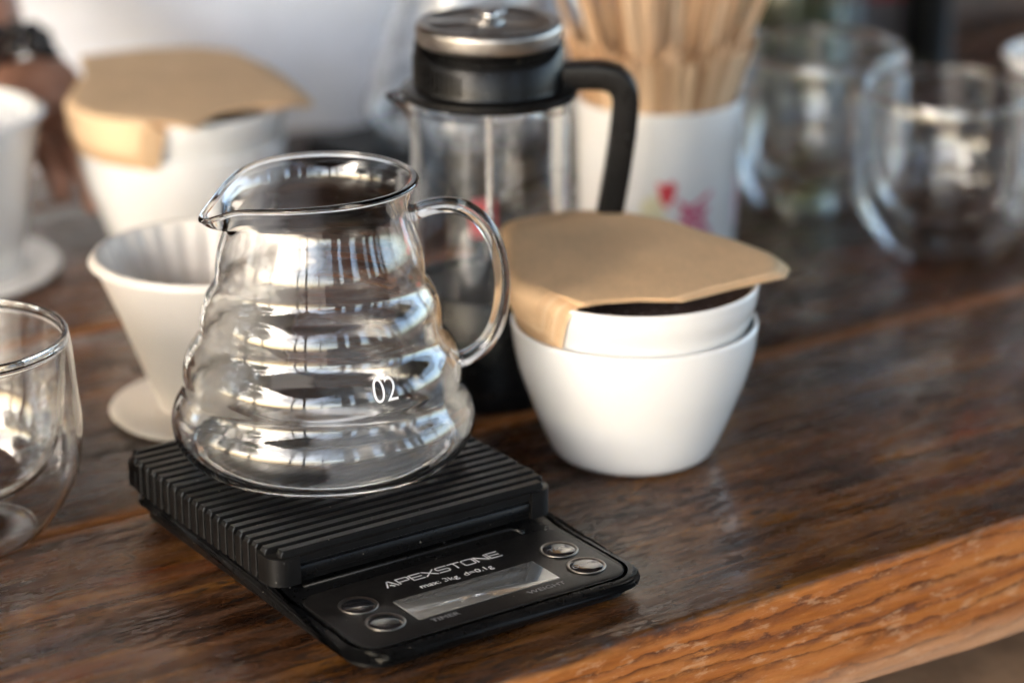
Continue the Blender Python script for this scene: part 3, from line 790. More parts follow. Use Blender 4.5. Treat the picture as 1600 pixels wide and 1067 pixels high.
# ================================================================== DRIPPERS
def make_dripper(name, loc, rt, rb, h, rf, mat, ribs=28, fl_h=0.35):
    root = empty(name, loc)
    seg = ribs * 6
    o = catmull([(rb, fl_h), (rb + 0.05, fl_h + 0.4), (rb + (rt - rb) * 0.25, h * 0.30), (rb + (rt - rb) * 0.62, h * 0.66), (rt - 0.08, h - 0.25), (rt, h)], 5)
    inn = [p for p in inward(o, 0.26)]
    prof = o + [o[-1] + np.array([-0.02, 0.09]), (o[-1] + inn[-1]) / 2 + np.array([0, 0.13]), inn[-1] + np.array([0.02, 0.08])] + inn[::-1]
    prof = [np.array([rb - 0.4, 0.0]), np.array([rb - 0.1, 0.0])] + prof + [np.array([0.5, 0.62]), np.array([0.45, 0.0])]
    n_in = len(o) + 2
    V, F = lathe([(float(a), float(b)) for a, b in prof], seg, closed=True)
    for i in range(n_in + 6, n_in + 3 + len(inn) + 1):      # fluted inner wall
        for k in range(seg):
            x, y, z = V[i*seg+k]
            a = 0.5 + 0.5 * math.cos(2 * PI * k / 6)
            r = math.hypot(x, y); f_ = (r - 0.13 * a) / r
            V[i*seg+k] = (x * f_, y * f_, z)
    mesh('cone', V, F, mat, root)
    V, F = lathe([(rb - 0.3, 0.02), (rf - 0.5, 0.02), (rf - 0.1, 0.12), (rf, 0.24), (rf - 0.08, 0.36), (rf - 0.5, 0.38), (rb + 0.4, 0.30), (rb - 0.05, 0.42), (rb - 0.3, 0.4)], 96, closed=True)
    mesh('flange', V, F, mat, root)
    return root
DR = at(333, 639)
d1 = make_dripper('coffee_dripper', (DR[0], DR[1], 0), 5.15, 2.45, 7.6, 4.75, M_DRIP)
tag(d1, 'cream ceramic coffee dripper with fluted inside, standing left behind the carafe', 'coffee dripper', 'coffee drippers')
DL = at(-100, 424)
d2 = make_dripper('coffee_dripper', (DL[0], DL[1], 0), 6.15, 4.75, 8.6, 6.75, M_CER)
tag(d2, 'blurred bright white ceramic dripper cut off by the left edge', 'coffee dripper', 'coffee drippers')
DRR = at(1672, 345)
d3 = make_dripper('coffee_dripper', (DRR[0], DRR[1], 0), 4.25, 2.7, 9.6, 3.6, M_CER)
tag(d3, 'blurred white ceramic dripper cut off by the right edge behind the tumblers', 'coffee dripper', 'coffee drippers')

# ================================================================== DOUBLE-WALL TUMBLERS
def make_tumbler(loc, rr, rmax, h, rbase, label):
    root = empty('double_wall_glass', loc)
    o = catmull([(0, 0.12), (rbase * 0.7, 0.10), (rbase, 0.0), (rbase + 0.35, 0.12), (rbase + (rmax - rbase) * 0.55, h * 0.13), (rmax * 0.955, h * 0.30), (rmax, h * 0.50), (rmax * 0.985, h * 0.68), (rr * 1.03, h * 0.90), (rr, h - 0.08)], 6)
    i_ = catmull([(rr - 0.22, h - 0.08), (rr - 0.30, h * 0.88), (rr - 0.42, h * 0.70), (rr * 0.86, h * 0.52), (rr * 0.74, h * 0.36), (rr * 0.50, h * 0.25), (rr * 0.22, h * 0.205), (0, h * 0.20)], 6)
    prof = o + [np.array([rr - 0.05, h]), np.array([rr - 0.13, h + 0.02]), np.array([rr - 0.2, h - 0.01])] + i_
    V, F = lathe([(max(0, float(a)), float(b)) for a, b in prof], 112)
    # cavity between the two walls
    co = [p for p in inward(o, 0.13) if p[1] < h - 0.35]
    ci = [p for p in i_ if p[1] < h - 0.45]
    c2 = []
    for k, p in enumerate(ci):
        a = ci[max(k-1, 0)]; b = ci[min(k+1, len(ci)-1)]; d = b - a; nn = np.array([-d[1], d[0]]) / (np.linalg.norm(d) + 1e-9)
        if nn[0] < 0 and k < len(ci) - 2: nn = -nn
        if k >= len(ci) - 8: nn = np.array([0.25, -1.0]) / 1.03
        c2.append(p + nn * 0.13)
    co[0] = np.array([0, 0.30]); c2[-1] = np.array([0, c2[-1][1]])
    top = [np.array([(co[-1][0] + c2[0][0]) / 2, h - 0.28])]
    cav = co + top + c2
    V2, F2 = lathe([(max(0, float(a)), float(b)) for a, b in cav], 112)
    me1 = mesh('glass', V, F, M_GLASS2, root)
    # append cavity with its normals turned into the cavity (one mesh, one piece of glass)
    bm = bmesh.new(); bm.from_mesh(me1.data)
    tmp = bpy.data.meshes.new('tmp'); tmp.from_pydata([tuple(c * S for c in v) for v in V2], [], F2)
    b2_ = bmesh.new(); b2_.from_mesh(tmp); bmesh.ops.recalc_face_normals(b2_, faces=b2_.faces)
    bmesh.ops.reverse_faces(b2_, faces=b2_.faces); b2_.to_mesh(tmp); b2_.free()
    bm.from_mesh(tmp); bm.to_mesh(me1.data); bm.free(); bpy.data.meshes.remove(tmp)
    me1.data.polygons.foreach_set('use_smooth', [True] * len(me1.data.polygons))
    return tag(root, label, 'glass', 'double wall glasses')
g = at(-50, 832); make_tumbler((g[0], g[1], 0), 4.58, 4.92, 8.7, 2.7, 'clear double wall glass cut off by the left edge, nearest of all the glasses')
g = at(1472, 400); make_tumbler((g[0], g[1], 0), 4.85, 5.2, 9.6, 2.5, 'clear double wall glass on the right, nearer of the two blurred ones')
g = at(1268, 330); make_tumbler((g[0], g[1], 0), 5.0, 5.25, 9.9, 2.8, 'blurred clear double wall glass just right of the cup of stirrers')

# ================================================================== FRENCH PRESS
PR = at(766, 600)
def make_press():
    root = empty('french_press', (PR[0], PR[1], 0))
    # glass beaker with a small pouring lip to the left
    rg = 3.68; zt = 14.2
    o = [(0, 0.55), (3.2, 0.55), (3.6, 0.75), (rg, 1.1), (rg, 5), (rg, 9), (rg, 13.2), (rg + 0.03, 13.7), (rg + 0.16, zt)]
    o = [np.array(p, float) for p in o]; oo = o[:3] + catmull(o[3:], 4)
    inn = inward(oo, 0.16); inn[0][0] = 0
    prof = oo + [oo[-1] + np.array([-.08, .07])] + inn[::-1]
    def lipw(x, y, z):
        r = math.hypot(x, y)
        if z < 12.8 or r < 1: return (x, y, z)
        d = math.degrees((math.atan2(y, x) - math.radians(188) + PI) % (2*PI) - PI)
        h = max(0, (z - 12.8) / (zt - 12.8)) ** 1.5
        k = (r + 0.95 * math.exp(-(d / 14) ** 2) * h) / r
        return (x * k, y * k, z + 0.0)
    V, F = lathe([(max(0, float(a)), float(b)) for a, b in prof], 112, warp=lipw)
    mesh('beaker', V, F, M_GLASS2, root, sharp=60)
    # black base cup and frame
    V, F = lathe([(0, 0), (3.95, 0), (4.05, 0.12), (4.05, 0.8), (3.86, 1.0), (3.86, 5.2), (3.80, 5.3), (3.74, 5.2), (3.74, 0.5), (0, 0.5)], 72)
    mesh('base', V, F, M_PLAS, root, sharp=40)
    # collar: ring flange + raised wall with sloping cut away top
    V, F = lathe([(3.60, 14.15), (4.0, 14.15), (4.08, 14.28), (4.05, 14.5), (3.8, 14.62), (3.50, 14.66), (3.44, 14.85), (3.44, 16.6), (3.38, 16.67), (3.25, 16.65), (3.25, 14.2)], 120, closed=True)
    W = []
    for x, y, z in V:
        if z > 16:
            a = math.degrees(math.atan2(y, x)) % 360
            # wall is tall at the sides, dips at the front (270 deg)
            dip = 0.62 * (1 / (1 + math.exp(-(a - 212) / 8))) * (1 / (1 + math.exp((a - 332) / 8)))
            z -= dip
        W.append((x, y, z))
    mesh('collar', W, F, M_PLAS, root, sharp=50)
    for i in range(14):       # grip ribs on the collar's left front
        a = math.radians(188 + i * 4.6); zt_ = 16.2 - 0.5 * (i / 13)
        c, s_ = math.cos(a), math.sin(a); t = (-s_, c)
        Vb = []
        for (rr_, w_) in ((3.42, .07), (3.53, .05)):
            for sg in (-1, 1):
                for zz in (14.8, zt_): Vb.append((rr_*c + t[0]*w_*sg, rr_*s_ + t[1]*w_*sg, zz))
        mesh('collar_rib', Vb, [(0,2,3,1),(4,5,7,6),(0,1,5,4),(2,6,7,3),(0,4,6,2),(1,3,7,5)], M_PLAS, root, smooth=False)
    V, F = lathe([(0, 15.6), (3.1, 15.6), (3.15, 16.25), (0, 16.25)], 72); mesh('lid_core', V, F, M_PLAS, root, sharp=40)
    for i in range(72):
        if not 180 <= i * 5 <= 360: continue
        a = math.radians(i * 5); c, s_ = math.cos(a), math.sin(a); t = (-s_, c); Vb = []
        for (rr_, w_) in ((3.05, .05), (3.22, .04)):
            for sg in (-1, 1):
                for zz in (15.9, 16.72): Vb.append((rr_*c + t[0]*w_*sg, rr_*s_ + t[1]*w_*sg, zz))
        mesh('lid_core_tooth', Vb, [(0,2,3,1),(4,5,7,6),(0,1,5,4),(2,6,7,3),(0,4,6,2),(1,3,7,5)], M_PLAS, root, smooth=False)
    lid = []
    prof = catmull([(3.10, 16.62), (3.30, 16.68), (3.36, 17.15), (3.34, 17.40), (3.20, 17.58), (2.95, 17.60)], 4) + [np.array(p) for p in ((2.80, 17.56), (2.72, 17.46), (0.75, 17.46), (0.68, 17.66), (0.5, 17.7), (0, 17.7))]
    V, F = lathe([(0, 16.62)] + [(float(a), float(b)) for a, b in prof], 144)
    W = []
    for x, y, z in V:
        r = math.hypot(x, y); a = math.degrees(math.atan2(y, x)) % 90
        if 0.75 <= r < 2.75 and z > 17.4: z += 0.0 if abs(a - 45) < 29 else 0.14
        W.append((x, y, z))
    lidm = mesh('lid', W, F, M_STEEL, root, sharp=38)
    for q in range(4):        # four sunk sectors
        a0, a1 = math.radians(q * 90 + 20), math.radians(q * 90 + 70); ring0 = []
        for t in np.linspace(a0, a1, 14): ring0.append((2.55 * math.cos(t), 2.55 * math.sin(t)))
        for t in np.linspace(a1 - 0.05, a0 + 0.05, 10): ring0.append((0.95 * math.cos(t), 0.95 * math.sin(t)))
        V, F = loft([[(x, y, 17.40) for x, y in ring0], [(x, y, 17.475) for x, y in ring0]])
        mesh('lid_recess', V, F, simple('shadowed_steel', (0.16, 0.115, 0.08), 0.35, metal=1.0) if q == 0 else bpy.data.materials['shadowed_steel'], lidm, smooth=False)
    V, F = lathe([(0, 17.68), (0.34, 17.7), (0.42, 17.82), (0.36, 17.98), (0.2, 18.06), (0, 18.08)], 32); mesh('plunger_cap', V, F, M_ROD, root)
    V, F = lathe([(0, 4.9), (0.16, 4.9), (0.16, 15.7), (0, 15.7)], 20); mesh('plunger_rod', V, F, M_ROD, root, sharp=40)
    for z in (4.6, 4.85):
        V, F = lathe([(0, z), (3.35, z), (3.42, z + 0.08), (3.35, z + 0.16), (0, z + 0.16)], 72); mesh('filter_disc', V, F, M_MESHD, root, sharp=40)
    for a in (212, 262, 318, 20, 95, 150):     # steel frame straps outside the glass
        r_ = 3.84; ca, sa = math.cos(math.radians(a)), math.sin(math.radians(a)); t = (-sa, ca); Vb = []
        if a in (262, 318, 212, 150, 20):
            continue
    # handle: flat black strap
    az = math.radians(-2)
    px = [(862, 121), (885, 118), (915, 117), (945, 118), (966, 127), (977, 150), (975, 190), (969, 235), (962, 280), (953, 330), (944, 380), (936, 430), (925, 470), (900, 500), (868, 512)]
    pts = [at_plane(x, y, PR, az) - np.array([PR[0], PR[1], 0]) for x, y in px]
    path = catmull(pts, 4)
    sec = rrect(0.62, 0.72, 0.2, 3)
    V, F = sweep(path, sec, ref=(-math.sin(az), math.cos(az), 0))
    mesh('handle', V, F, M_PLAS, root, sharp=40)
    return root
press = make_press()
tag(press, 'glass french press with black collar, black handle and steel lid, behind the carafe', 'french press')

# ================================================================== CUP OF STIRRERS
CU = at(1024, 400)
cup = empty('stirrer_cup', (CU[0], CU[1], 0))
tag(cup, 'white cup with small red printed drawings, full of wooden stirrers', 'cup')
cr_, ch_ = 4.55, 9.1
prof = catmull([(3.5, 0.0), (3.95, 0.15), (4.25, 0.8), (4.38, 2.2), (4.46, 5), (cr_, ch_ - 0.1)], 6)
inn = inward(prof, 0.22)
V, F = lathe([(0, 0.1)] + [(float(a), float(b)) for a, b in prof] + [(cr_ - 0.04, ch_), (cr_ - 0.14, ch_ + 0.02)] + [(float(a), float(max(b, .4))) for a, b in inn[::-1]] + [(0, 0.4)], 96)
mesh('body', V, F, M_CER, cup)
def cup_r(z):
    for a, b in zip(prof[:-1], prof[1:]):
        if a[1] <= z <= b[1]: return float(a[0] + (b[0] - a[0]) * (z - a[1]) / max(1e-6, b[1] - a[1]))
    return cr_
def decal(pts, mat, name, off=0.012, hw=None):
    """pts (azimuth deg, z) polygon, or polyline with half width hw"""
    V = []; F = []
    if hw is None:
        n = len(pts); ca = sum(p[0] for p in pts) / n; cz = sum(p[1] for p in pts) / n
        rows = 5
        for j in range(rows + 1):
            k = j / rows
            for a, z in pts:
                aa, zz = ca + (a - ca) * k, cz + (z - cz) * k; r = cup_r(zz) + off; V.append((r*math.cos(math.radians(aa)), r*math.sin(math.radians(aa)), zz))
        for j in range(rows):
            for i in range(n): F.append((j*n+i, j*n+(i+1)%n, (j+1)*n+(i+1)%n, (j+1)*n+i))
    else:
        P = resample([(a * cr_ * PI/180, z) for a, z in pts], 18)
        for i, p_ in enumerate(P):
            t = P[min(i+1, len(P)-1)] - P[max(i-1, 0)]; t /= np.linalg.norm(t); nn = np.array([-t[1], t[0]])
            for sg in (-1, 1):
                q = p_ + nn * hw * sg; aa = q[0] / cr_; r = cup_r(q[1]) + off
                V.append((r*math.cos(aa), r*math.sin(aa), q[1]))
        for i in range(len(P) - 1): F.append((2*i, 2*i+1, 2*i+3, 2*i+2))
    return mesh(name, V, F, mat, cup, fix=False)
M_RED = simple('red_print', (0.62, 0.045, 0.06), 0.35, bstr=0); M_PINK = simple('pink_print', (0.60, 0.13, 0.22), 0.4, bstr=0)
M_YEL = simple('pale_green_print', (0.66, 0.62, 0.42), 0.4, bstr=0); M_PALEP = simple('pale_pink_print', (0.80, 0.55, 0.62), 0.4, bstr=0)
dec_z = 3.2
DZ = 0.75
def up(pl, k=1.0, c=(-66, 2.4)): return [((a - c[0]) * k + c[0], (z - c[1]) * k + c[1] + DZ) for a, z in pl]
decal(up([(-93.5, 4.7), (-82, 4.78), (-79.5, 4.4), (-82.5, 3.7), (-86, 3.3), (-90, 3.6)]), M_RED, 'printed_red_shape')
decal(up([(-103, 3.7), (-94, 4.2), (-87, 3.0), (-89, 2.4), (-97, 2.6), (-105, 2.6)]), M_YEL, 'printed_pale_shape', off=0.008)
for pl in ([(-76, 3.4), (-70, 2.9), (-62, 3.3), (-56, 3.6)], [(-74, 2.9), (-66, 2.3), (-58, 3.0)], [(-70, 3.2), (-68, 1.6), (-60, 1.2)], [(-62, 3.1), (-61, 2.2), (-66, 1.4), (-71, 1.1)], [(-64, 2.7), (-57, 1.9), (-55, 1.1)], [(-76, 2.5), (-70, 2.2), (-64, 2.0)], [(-72, 2.2), (-66, 2.9), (-60, 2.2), (-66, 1.7), (-72, 2.2)]):
    decal(up(pl, 1.3), M_PINK, 'printed_pink_line', hw=0.14)
decal(up([(-24, 4.5), (-14, 4.2), (-10, 3.0), (-14, 1.6), (-24, 1.4), (-28, 3.0)]), M_PALEP, 'printed_pale_pink_shape')

# wooden stirrers: flat sticks fanning out of the cup
def stick_mesh(L, w=0.36, t=0.11):
    mb = MB(); h = w / 2; c = 0.12
    o = [(-h, c), (-h + c, 0), (h - c, 0), (h, c), (h, L - c), (h - c, L), (-h + c, L), (-h, L - c)]
    V = [(x, -t/2, z) for x, z in o] + [(x, t/2, z) for x, z in o]
    F = [tuple(range(8)), tuple(range(15, 7, -1))] + [(i, 8 + i, 8 + (i+1) % 8, (i+1) % 8) for i in range(8)]
    me = bpy.data.meshes.new('wooden_stirrer'); me.from_pydata([tuple(c_ * S for c_ in v) for v in V], [], F)
    bm = bmesh.new(); bm.from_mesh(me); bmesh.ops.recalc_face_normals(bm, faces=bm.faces); bm.to_mesh(me); bm.free()
    me.materials.append(M_STICK); return me
SM = [stick_mesh(11.9), stick_mesh(18.5), stick_mesh(11.5)]
rnd = random.Random(3)
def put_stick(az, r_bot, r_rim, me, zrim=ch_, twist=0.0, sink=0.5, lean_t=0.0):
    """from a foot inside the cup to a point near the rim, in direction az"""
    a = math.radians(az)
    foot = Vector((CU[0] + r_bot * math.cos(a), CU[1] + r_bot * math.sin(a), sink))
    rim = Vector((CU[0] + r_rim * math.cos(a) - lean_t * math.sin(a), CU[1] + r_rim * math.sin(a) + lean_t * math.cos(a), zrim))
    d = (rim - foot).normalized()
    y = Vector((math.cos(a + twist), math.sin(a + twist), 0)); x = y.cross(d).normalized(); y = d.cross(x)
    M = Matrix((x, y, d)).transposed().to_4x4(); M.translation = foot * S
    o = bpy.data.objects.new('wooden_stirrer', me); COL.objects.link(o); o.matrix_world = M
    if me is SM[1]: tag(o, 'long flat wooden stirrer rising from the middle of the packed white cup', 'stirrer', 'long wooden stirrers in the cup')
    else: tag(o, 'short flat wooden stirrer leaning on the rim of the packed white cup', 'stirrer', 'short wooden stirrers in the cup')
for i in range(76):          # outer ring
    put_stick(i * 360 / 76 + rnd.uniform(-2, 2), 1.5, 4.12, SM[0 if rnd.random() < .7 else 2], twist=rnd.uniform(-.12, .12), sink=0.5 + rnd.uniform(0, .5))
for i in range(60):
    put_stick(i * 6.0 + 3 + rnd.uniform(-3, 3), 1.5, 3.85, SM[0], twist=rnd.uniform(-.3, .3), sink=0.6 + rnd.uniform(0, .7))
for i in range(60):          # second ring, taller
    put_stick(i * 6.0 + rnd.uniform(-4, 4), 0.7, 3.4, SM[1 if rnd.random() < .45 else 0], twist=rnd.uniform(-.5, .5), sink=0.8 + rnd.uniform(0, 1.5), lean_t=rnd.uniform(-.5, .5))
for i in range(44):
    put_stick(i * 8.2 + rnd.uniform(-6, 6), 0.2, 2.4, SM[1], twist=rnd.uniform(-1.5, 1.5), sink=0.8 + rnd.uniform(0, 2.0), lean_t=rnd.uniform(-.8, .8))

# ================================================================== SECOND SCALE AND CARAFE BEHIND
c2p = np.array([-2.6, 149.0])
sc2 = copy_tree(scale); sc2.location = Vector((c2p[0] - 1.0, c2p[1] - 1.5, 0)) * S; sc2.rotation_euler = (0, 0, TH + 0.12)
tag(sc2, 'blurred black coffee scale at the back, left behind the french press', 'kitchen scale', 'coffee scales')
ca2 = copy_tree(carafe); ca2.location = Vector((c2p[0], c2p[1], CZ)) * S; ca2.rotation_euler = (0, 0, math.radians(-30))
tag(ca2, 'blurred clear glass carafe in front of the white shirt, left behind the press', 'carafe', 'glass carafes')

# ================================================================== THINGS AT THE BACK RIGHT
M_OLIVE = glass('olive_glass', (0.62, 0.66, 0.48))
def jar(loc, r, h, mat, lidmat, label, cat='jar'):
    root = empty('glass_jar', loc)
    o = catmull([(r * .9, 0), (r, 0.25), (r, h * 0.5), (r, h * 0.78), (r * 0.86, h * 0.9), (r * 0.8, h)], 5); inn = inward(o, 0.2)
    V, F = lathe([(0, 0)] + [(float(a), float(b)) for a, b in o] + [(float(a), float(max(b, .3))) for a, b in inn[::-1]] + [(0, .3)], 64)
    mesh('body', V, F, mat, root)
    if lidmat:
        V, F = lathe([(0, h - .1), (r * .88, h - .1), (r * .9, h), (r * .9, h + 1.2), (r * .84, h + 1.3), (0, h + 1.3)], 64); mesh('lid', V, F, lidmat, root, sharp=40)
    return tag(root, label, cat)
q = at(1232, 165); jar((q[0], q[1], 0), 3.6, 10.5, M_OLIVE, M_ROD, 'blurred greenish glass jar at the back, right of the stirrers')
q = at(1290, 110); jar((q[0], q[1], 0), 2.6, 13, glass('pale_glass', (0.85, 0.9, 0.88)), None, 'blurred tall pale glass bottle at the back behind the tumblers', 'bottle')
def carton(loc, sx, sy, sz, rz, mats, label):
    root = empty('carton', loc, rz)
    V, F = loft([[(x, y, z) for x, y in rrect(sx - o, sy - o, 0.3, 3)] for o, z in ((0.1, 0), (0, .1), (0, sz - .1), (0.1, sz))])
    mesh('box', V, F, mats[0], root, sharp=40)
    V, F = loft([[(x, y, z) for x, y in rrect(sx + .01, sy + .01, 0.3, 3)] for z in (sz * .45, sz * .75)]); mesh('printed_band', V, F, mats[1], root, sharp=40)
    return tag(root, label, 'box')
q = at(1350, 85); carton((q[0], q[1] + 2, 0), 4.2, 2.0, 9.0, 0.1, (simple('grey_card', (0.16, 0.14, 0.14), 0.6), simple('red_card', (0.34, 0.018, 0.014), 0.5)), 'blurred grey carton with a red band at the back right')
q = at(1446, 92)
bag = empty('thermos_flask', (q[0], q[1], 0))
V, F = lathe([(float(a), float(b)) for a, b in catmull([(0.01, 0), (2.6, 0), (2.8, .3), (2.8, 12), (2.8, 19), (2.3, 21), (1.9, 21.5)], 4)] + [(0, 21.5)], 48); mesh('body', V, F, M_PLAS, bag)
V, F = lathe([(0, 21.5), (2.1, 21.5), (2.2, 21.7), (2.2, 24.2), (1.9, 24.6), (0, 24.6)], 48); mesh('lid', V, F, M_PLAS, bag, sharp=40)
bag.scale = (0.62, 0.62, 0.9)
tag(bag, 'blurred black slim flask at the back right, beside the red carton', 'flask')

q = at(752, 452)
rp = empty('sugar_packet', (q[0], q[1] + 6, 0), 0.3)
V, F = loft([[(x, y, z) for x, y in rrect(0.75 - o, 0.35 - o, 0.15, 3)] for o, z in ((0.05, 0), (0, .1), (0, 1.2))]); mesh('box', V, F, M_PLAS, rp, sharp=40)
V, F = loft([[(x, y, z) for x, y in rrect(0.75 - o, 0.35 - o, 0.15, 3)] for o, z in ((0.0, 1.21), (0, 3.0), (0.08, 3.1))]); mesh('red_top', V, F, M_RED, rp, sharp=40)
tag(rp, 'tiny blurred red and black packet glimpsed through the french press', 'packet')

# ================================================================== PERSON BEHIND THE TABLE
def skin_mesh(name, joints, edges, mat, parent, sub=2):
    me = bpy.data.meshes.new(name)
    me.from_pydata([tuple(c * S for c in j[0]) for j in joints], edges, [])
    o = bpy.data.objects.new(name, me); link(o, parent)
    sk = o.modifiers.new('skin', 'SKIN'); sk.use_smooth_shade = True
    for i, j in enumerate(joints):
        r = j[1] if isinstance(j[1], tuple) else (j[1], j[1]); me.skin_vertices[0].data[i].radius = (r[0] * S, r[1] * S)
    me.skin_vertices[0].data[0].use_root = True
    sb = o.modifiers.new('subdivision', 'SUBSURF'); sb.levels = sub; sb.render_levels = sub
    me.materials.append(mat); return o
pc = np.array([-16.5, 181.0])
person = empty('person', (pc[0], pc[1], -76), TH)
tag(person, 'person in a loose white shirt standing behind the table, wearing a dark beaded bracelet', 'person')
Z0 = 76.0     # table height above the person's feet; person's own axes: x to the right of the picture, -y towards the table
def w2p(w):   # world (cm, z from the table) -> person's axes
    d = np.array([w[0] - pc[0], w[1] - pc[1]]); return (float(d @ UX), float(d @ VX), w[2] + Z0)
wr = w2p((-29.2, 143.5, 7.8)); hand = w2p((-25.2, 137.5, 4.6)); el = w2p((-42.5, 160, 27))
J = [((0, 0, 92), (17, 12)), ((0, 1, 108), (17, 12)), ((0, 1, 126), (19, 12)), ((0, 1, 140), (17, 10)), ((0, 0, 148), (6.5, 6.5)), ((0, -1, 154), (6, 6)), ((0, -3, 161), (8.2, 9.4)), ((0, -3, 169), (7.8, 9.2)), ((0, -2, 174), (4.5, 5.5)),
     ((-21, 1, 138), (6.4, 6.4)), ((el[0], el[1], el[2]), (4.6, 4.6)), ((wr[0], wr[1], wr[2]), (2.9, 2.5)),
     ((21, 1, 138), (6.4, 6.4)), ((27, 2, 112), (4.8, 4.8)), ((24, -12, 92), (3.0, 2.8)), ((22, -17, 86), (3.6, 1.9)),
     ((-9, 0, 84), (9.5, 9.5)), ((-10, 0, 48), (6.4, 6.4)), ((-10, 1, 10), (4.4, 4.4)), ((-10, -10, 4), (4.0, 3.2)),
     ((9, 0, 84), (9.5, 9.5)), ((10, 0, 48), (6.4, 6.4)), ((10, 1, 10), (4.4, 4.4)), ((10, -10, 4), (4.0, 3.2))]
body = skin_mesh('body', J, [(0,1),(1,2),(2,3),(3,4),(4,5),(5,6),(6,7),(7,8),(3,9),(9,10),(10,11),(3,12),(12,13),(13,14),(14,15),(0,16),(16,17),(17,18),(18,19),(0,20),(20,21),(21,22),(22,23)], M_SKIN, person)
# shirt: its own slightly larger surface with folds, short sleeves
JS = [((0, -2, 58), (22, 17)), ((0, -3, 72), (24, 18)), ((0, -3, 86), (24, 18)), ((0, 0, 98), (20.5, 15)), ((0, 1, 112), (19.5, 14)), ((0, 1, 126), (20.5, 13.5)), ((0, 1, 141), (18, 11.2)), ((0, 0, 147), (8, 7.8)),
      ((-21.5, 1, 138.5), (8, 8)), (((-21.5 + el[0]) / 2, (1 + el[1]) / 2, (138 + el[2]) / 2), (7.4, 7.4)), ((21.5, 1, 138.5), (8, 8)), ((25, 2, 121), (7.2, 7.2))]
shirt = skin_mesh('shirt', JS, [(0,1),(1,2),(2,3),(3,4),(4,5),(5,6),(6,7),(6,8),(8,9),(6,10),(10,11)], M_SHIRT, person, 3)
tx = bpy.data.textures.new('shirt_folds', 'CLOUDS'); tx.noise_scale = 0.085; tx.noise_depth = 2
dm = shirt.modifiers.new('folds', 'DISPLACE'); dm.texture = tx; dm.strength = 0.075; dm.texture_coords = 'LOCAL'
# hair, eyes, nose, mouth, ears
hair = skin_mesh('hair', [((0, 0, 163), (8.6, 9.0)), ((0, -0.8, 170), (8.9, 9.6)), ((0, -1, 175.5), (6.2, 7.2))], [(0,1),(1,2)], M_HAIR, person)
M_EYE = simple('eye_white', (0.8, 0.8, 0.78), 0.2, bstr=0)
for sx_ in (-3.1, 3.1):
    V, F = lathe([(0, -1.1), (0.7, -0.85), (1.1, 0), (0.7, 0.85), (0, 1.1)], 20); mesh('eye', V, F, M_EYE, person, loc=(sx_, -11.4, 164.5))
    V, F = lathe([(0, -0.5), (0.35, -0.35), (0.5, 0), (0.35, 0.35), (0, 0.5)], 16); mesh('iris', V, F, M_HAIR, person, loc=(sx_, -12.2, 164.4))
    V, F = lathe([(0, -3), (0.9, -2), (1.0, 0), (1.3, 2), (0, 3)], 16); mesh('ear', V, F, M_SKIN, person, loc=(sx_ * 2.6, -2, 163.5))
skin_mesh('nose', [((0, -11.2, 164.5), .8), ((0, -12.6, 161.5), 1.2), ((0, -13.4, 160.2), 1.3)], [(0,1),(1,2)], M_SKIN, person)
skin_mesh('mouth', [((-2.2, -11.4, 157.3), .4), ((0, -12.3, 157.2), .65), ((2.2, -11.4, 157.3), .4)], [(0,1),(1,2)], simple('lip', (0.35, 0.11, 0.09), 0.4, bstr=0), person)
skin_mesh('trousers', [((0, 0, 66), (16, 10)), ((-9, 0, 60), (9.5, 9.5)), ((-10, 0, 48), (8, 8)), ((-10, 1, 9), (7, 7)), ((9, 0, 60), (9.5, 9.5)), ((10, 0, 48), (8, 8)), ((10, 1, 9), (7, 7))], [(0,1),(1,2),(2,3),(0,4),(4,5),(5,6)], M_TROUSER, person)
# near hand, resting on the table: palm joined with wrist, five bent fingers
def hand_mesh(name, wr, direction, parent, side=1):
    w = np.array(wr); d = np.array(direction); d /= np.linalg.norm(d); lat = np.cross(d, (0, 0, 1)); lat /= np.linalg.norm(lat); lat *= side; up = np.cross(lat, d); up = up if up[2] > 0 else -up
    J = [(tuple(w), (2.9, 2.3)), (tuple(w + d * 3), (3.4, 1.7)), (tuple(w + d * 6.5), (3.9, 1.5))]; E = [(0, 1), (1, 2)]
    for k, (o, L) in enumerate(((-2.5, 5.2), (-0.9, 6.1), (0.8, 5.7), (2.4, 4.5))):
        b = w + d * 7.2 + lat * o; i = len(J)
        p1 = b + d * L * 0.40 + up * 0.2; p2 = p1 + d * L * 0.30 - up * L * 0.20; p3 = p2 + d * L * 0.12 - up * L * 0.26
        J += [(tuple(b), .95), (tuple(p1), .88), (tuple(p2), .80), (tuple(p3), .66)]; E += [(2, i), (i, i+1), (i+1, i+2), (i+2, i+3)]
    b = w + d * 2.4 - lat * 2.6 - up * .5; i = len(J)
    J += [(tuple(b), 1.25), (tuple(b - lat * 1.9 + d * 2.2 - up * .8), 1.05), (tuple(b - lat * 2.6 + d * 4.6 - up * 1.2), .85)]; E += [(1, i), (i, i+1), (i+1, i+2)]
    return skin_mesh(name, J, E, M_SKIN, parent)
hand_mesh('hand', wr, (0.10, -0.95, -0.28), person, 1)
hand_mesh('hand', (22.8, -15.0, 88.5), (-0.1, -0.75, -0.5), person, -1)
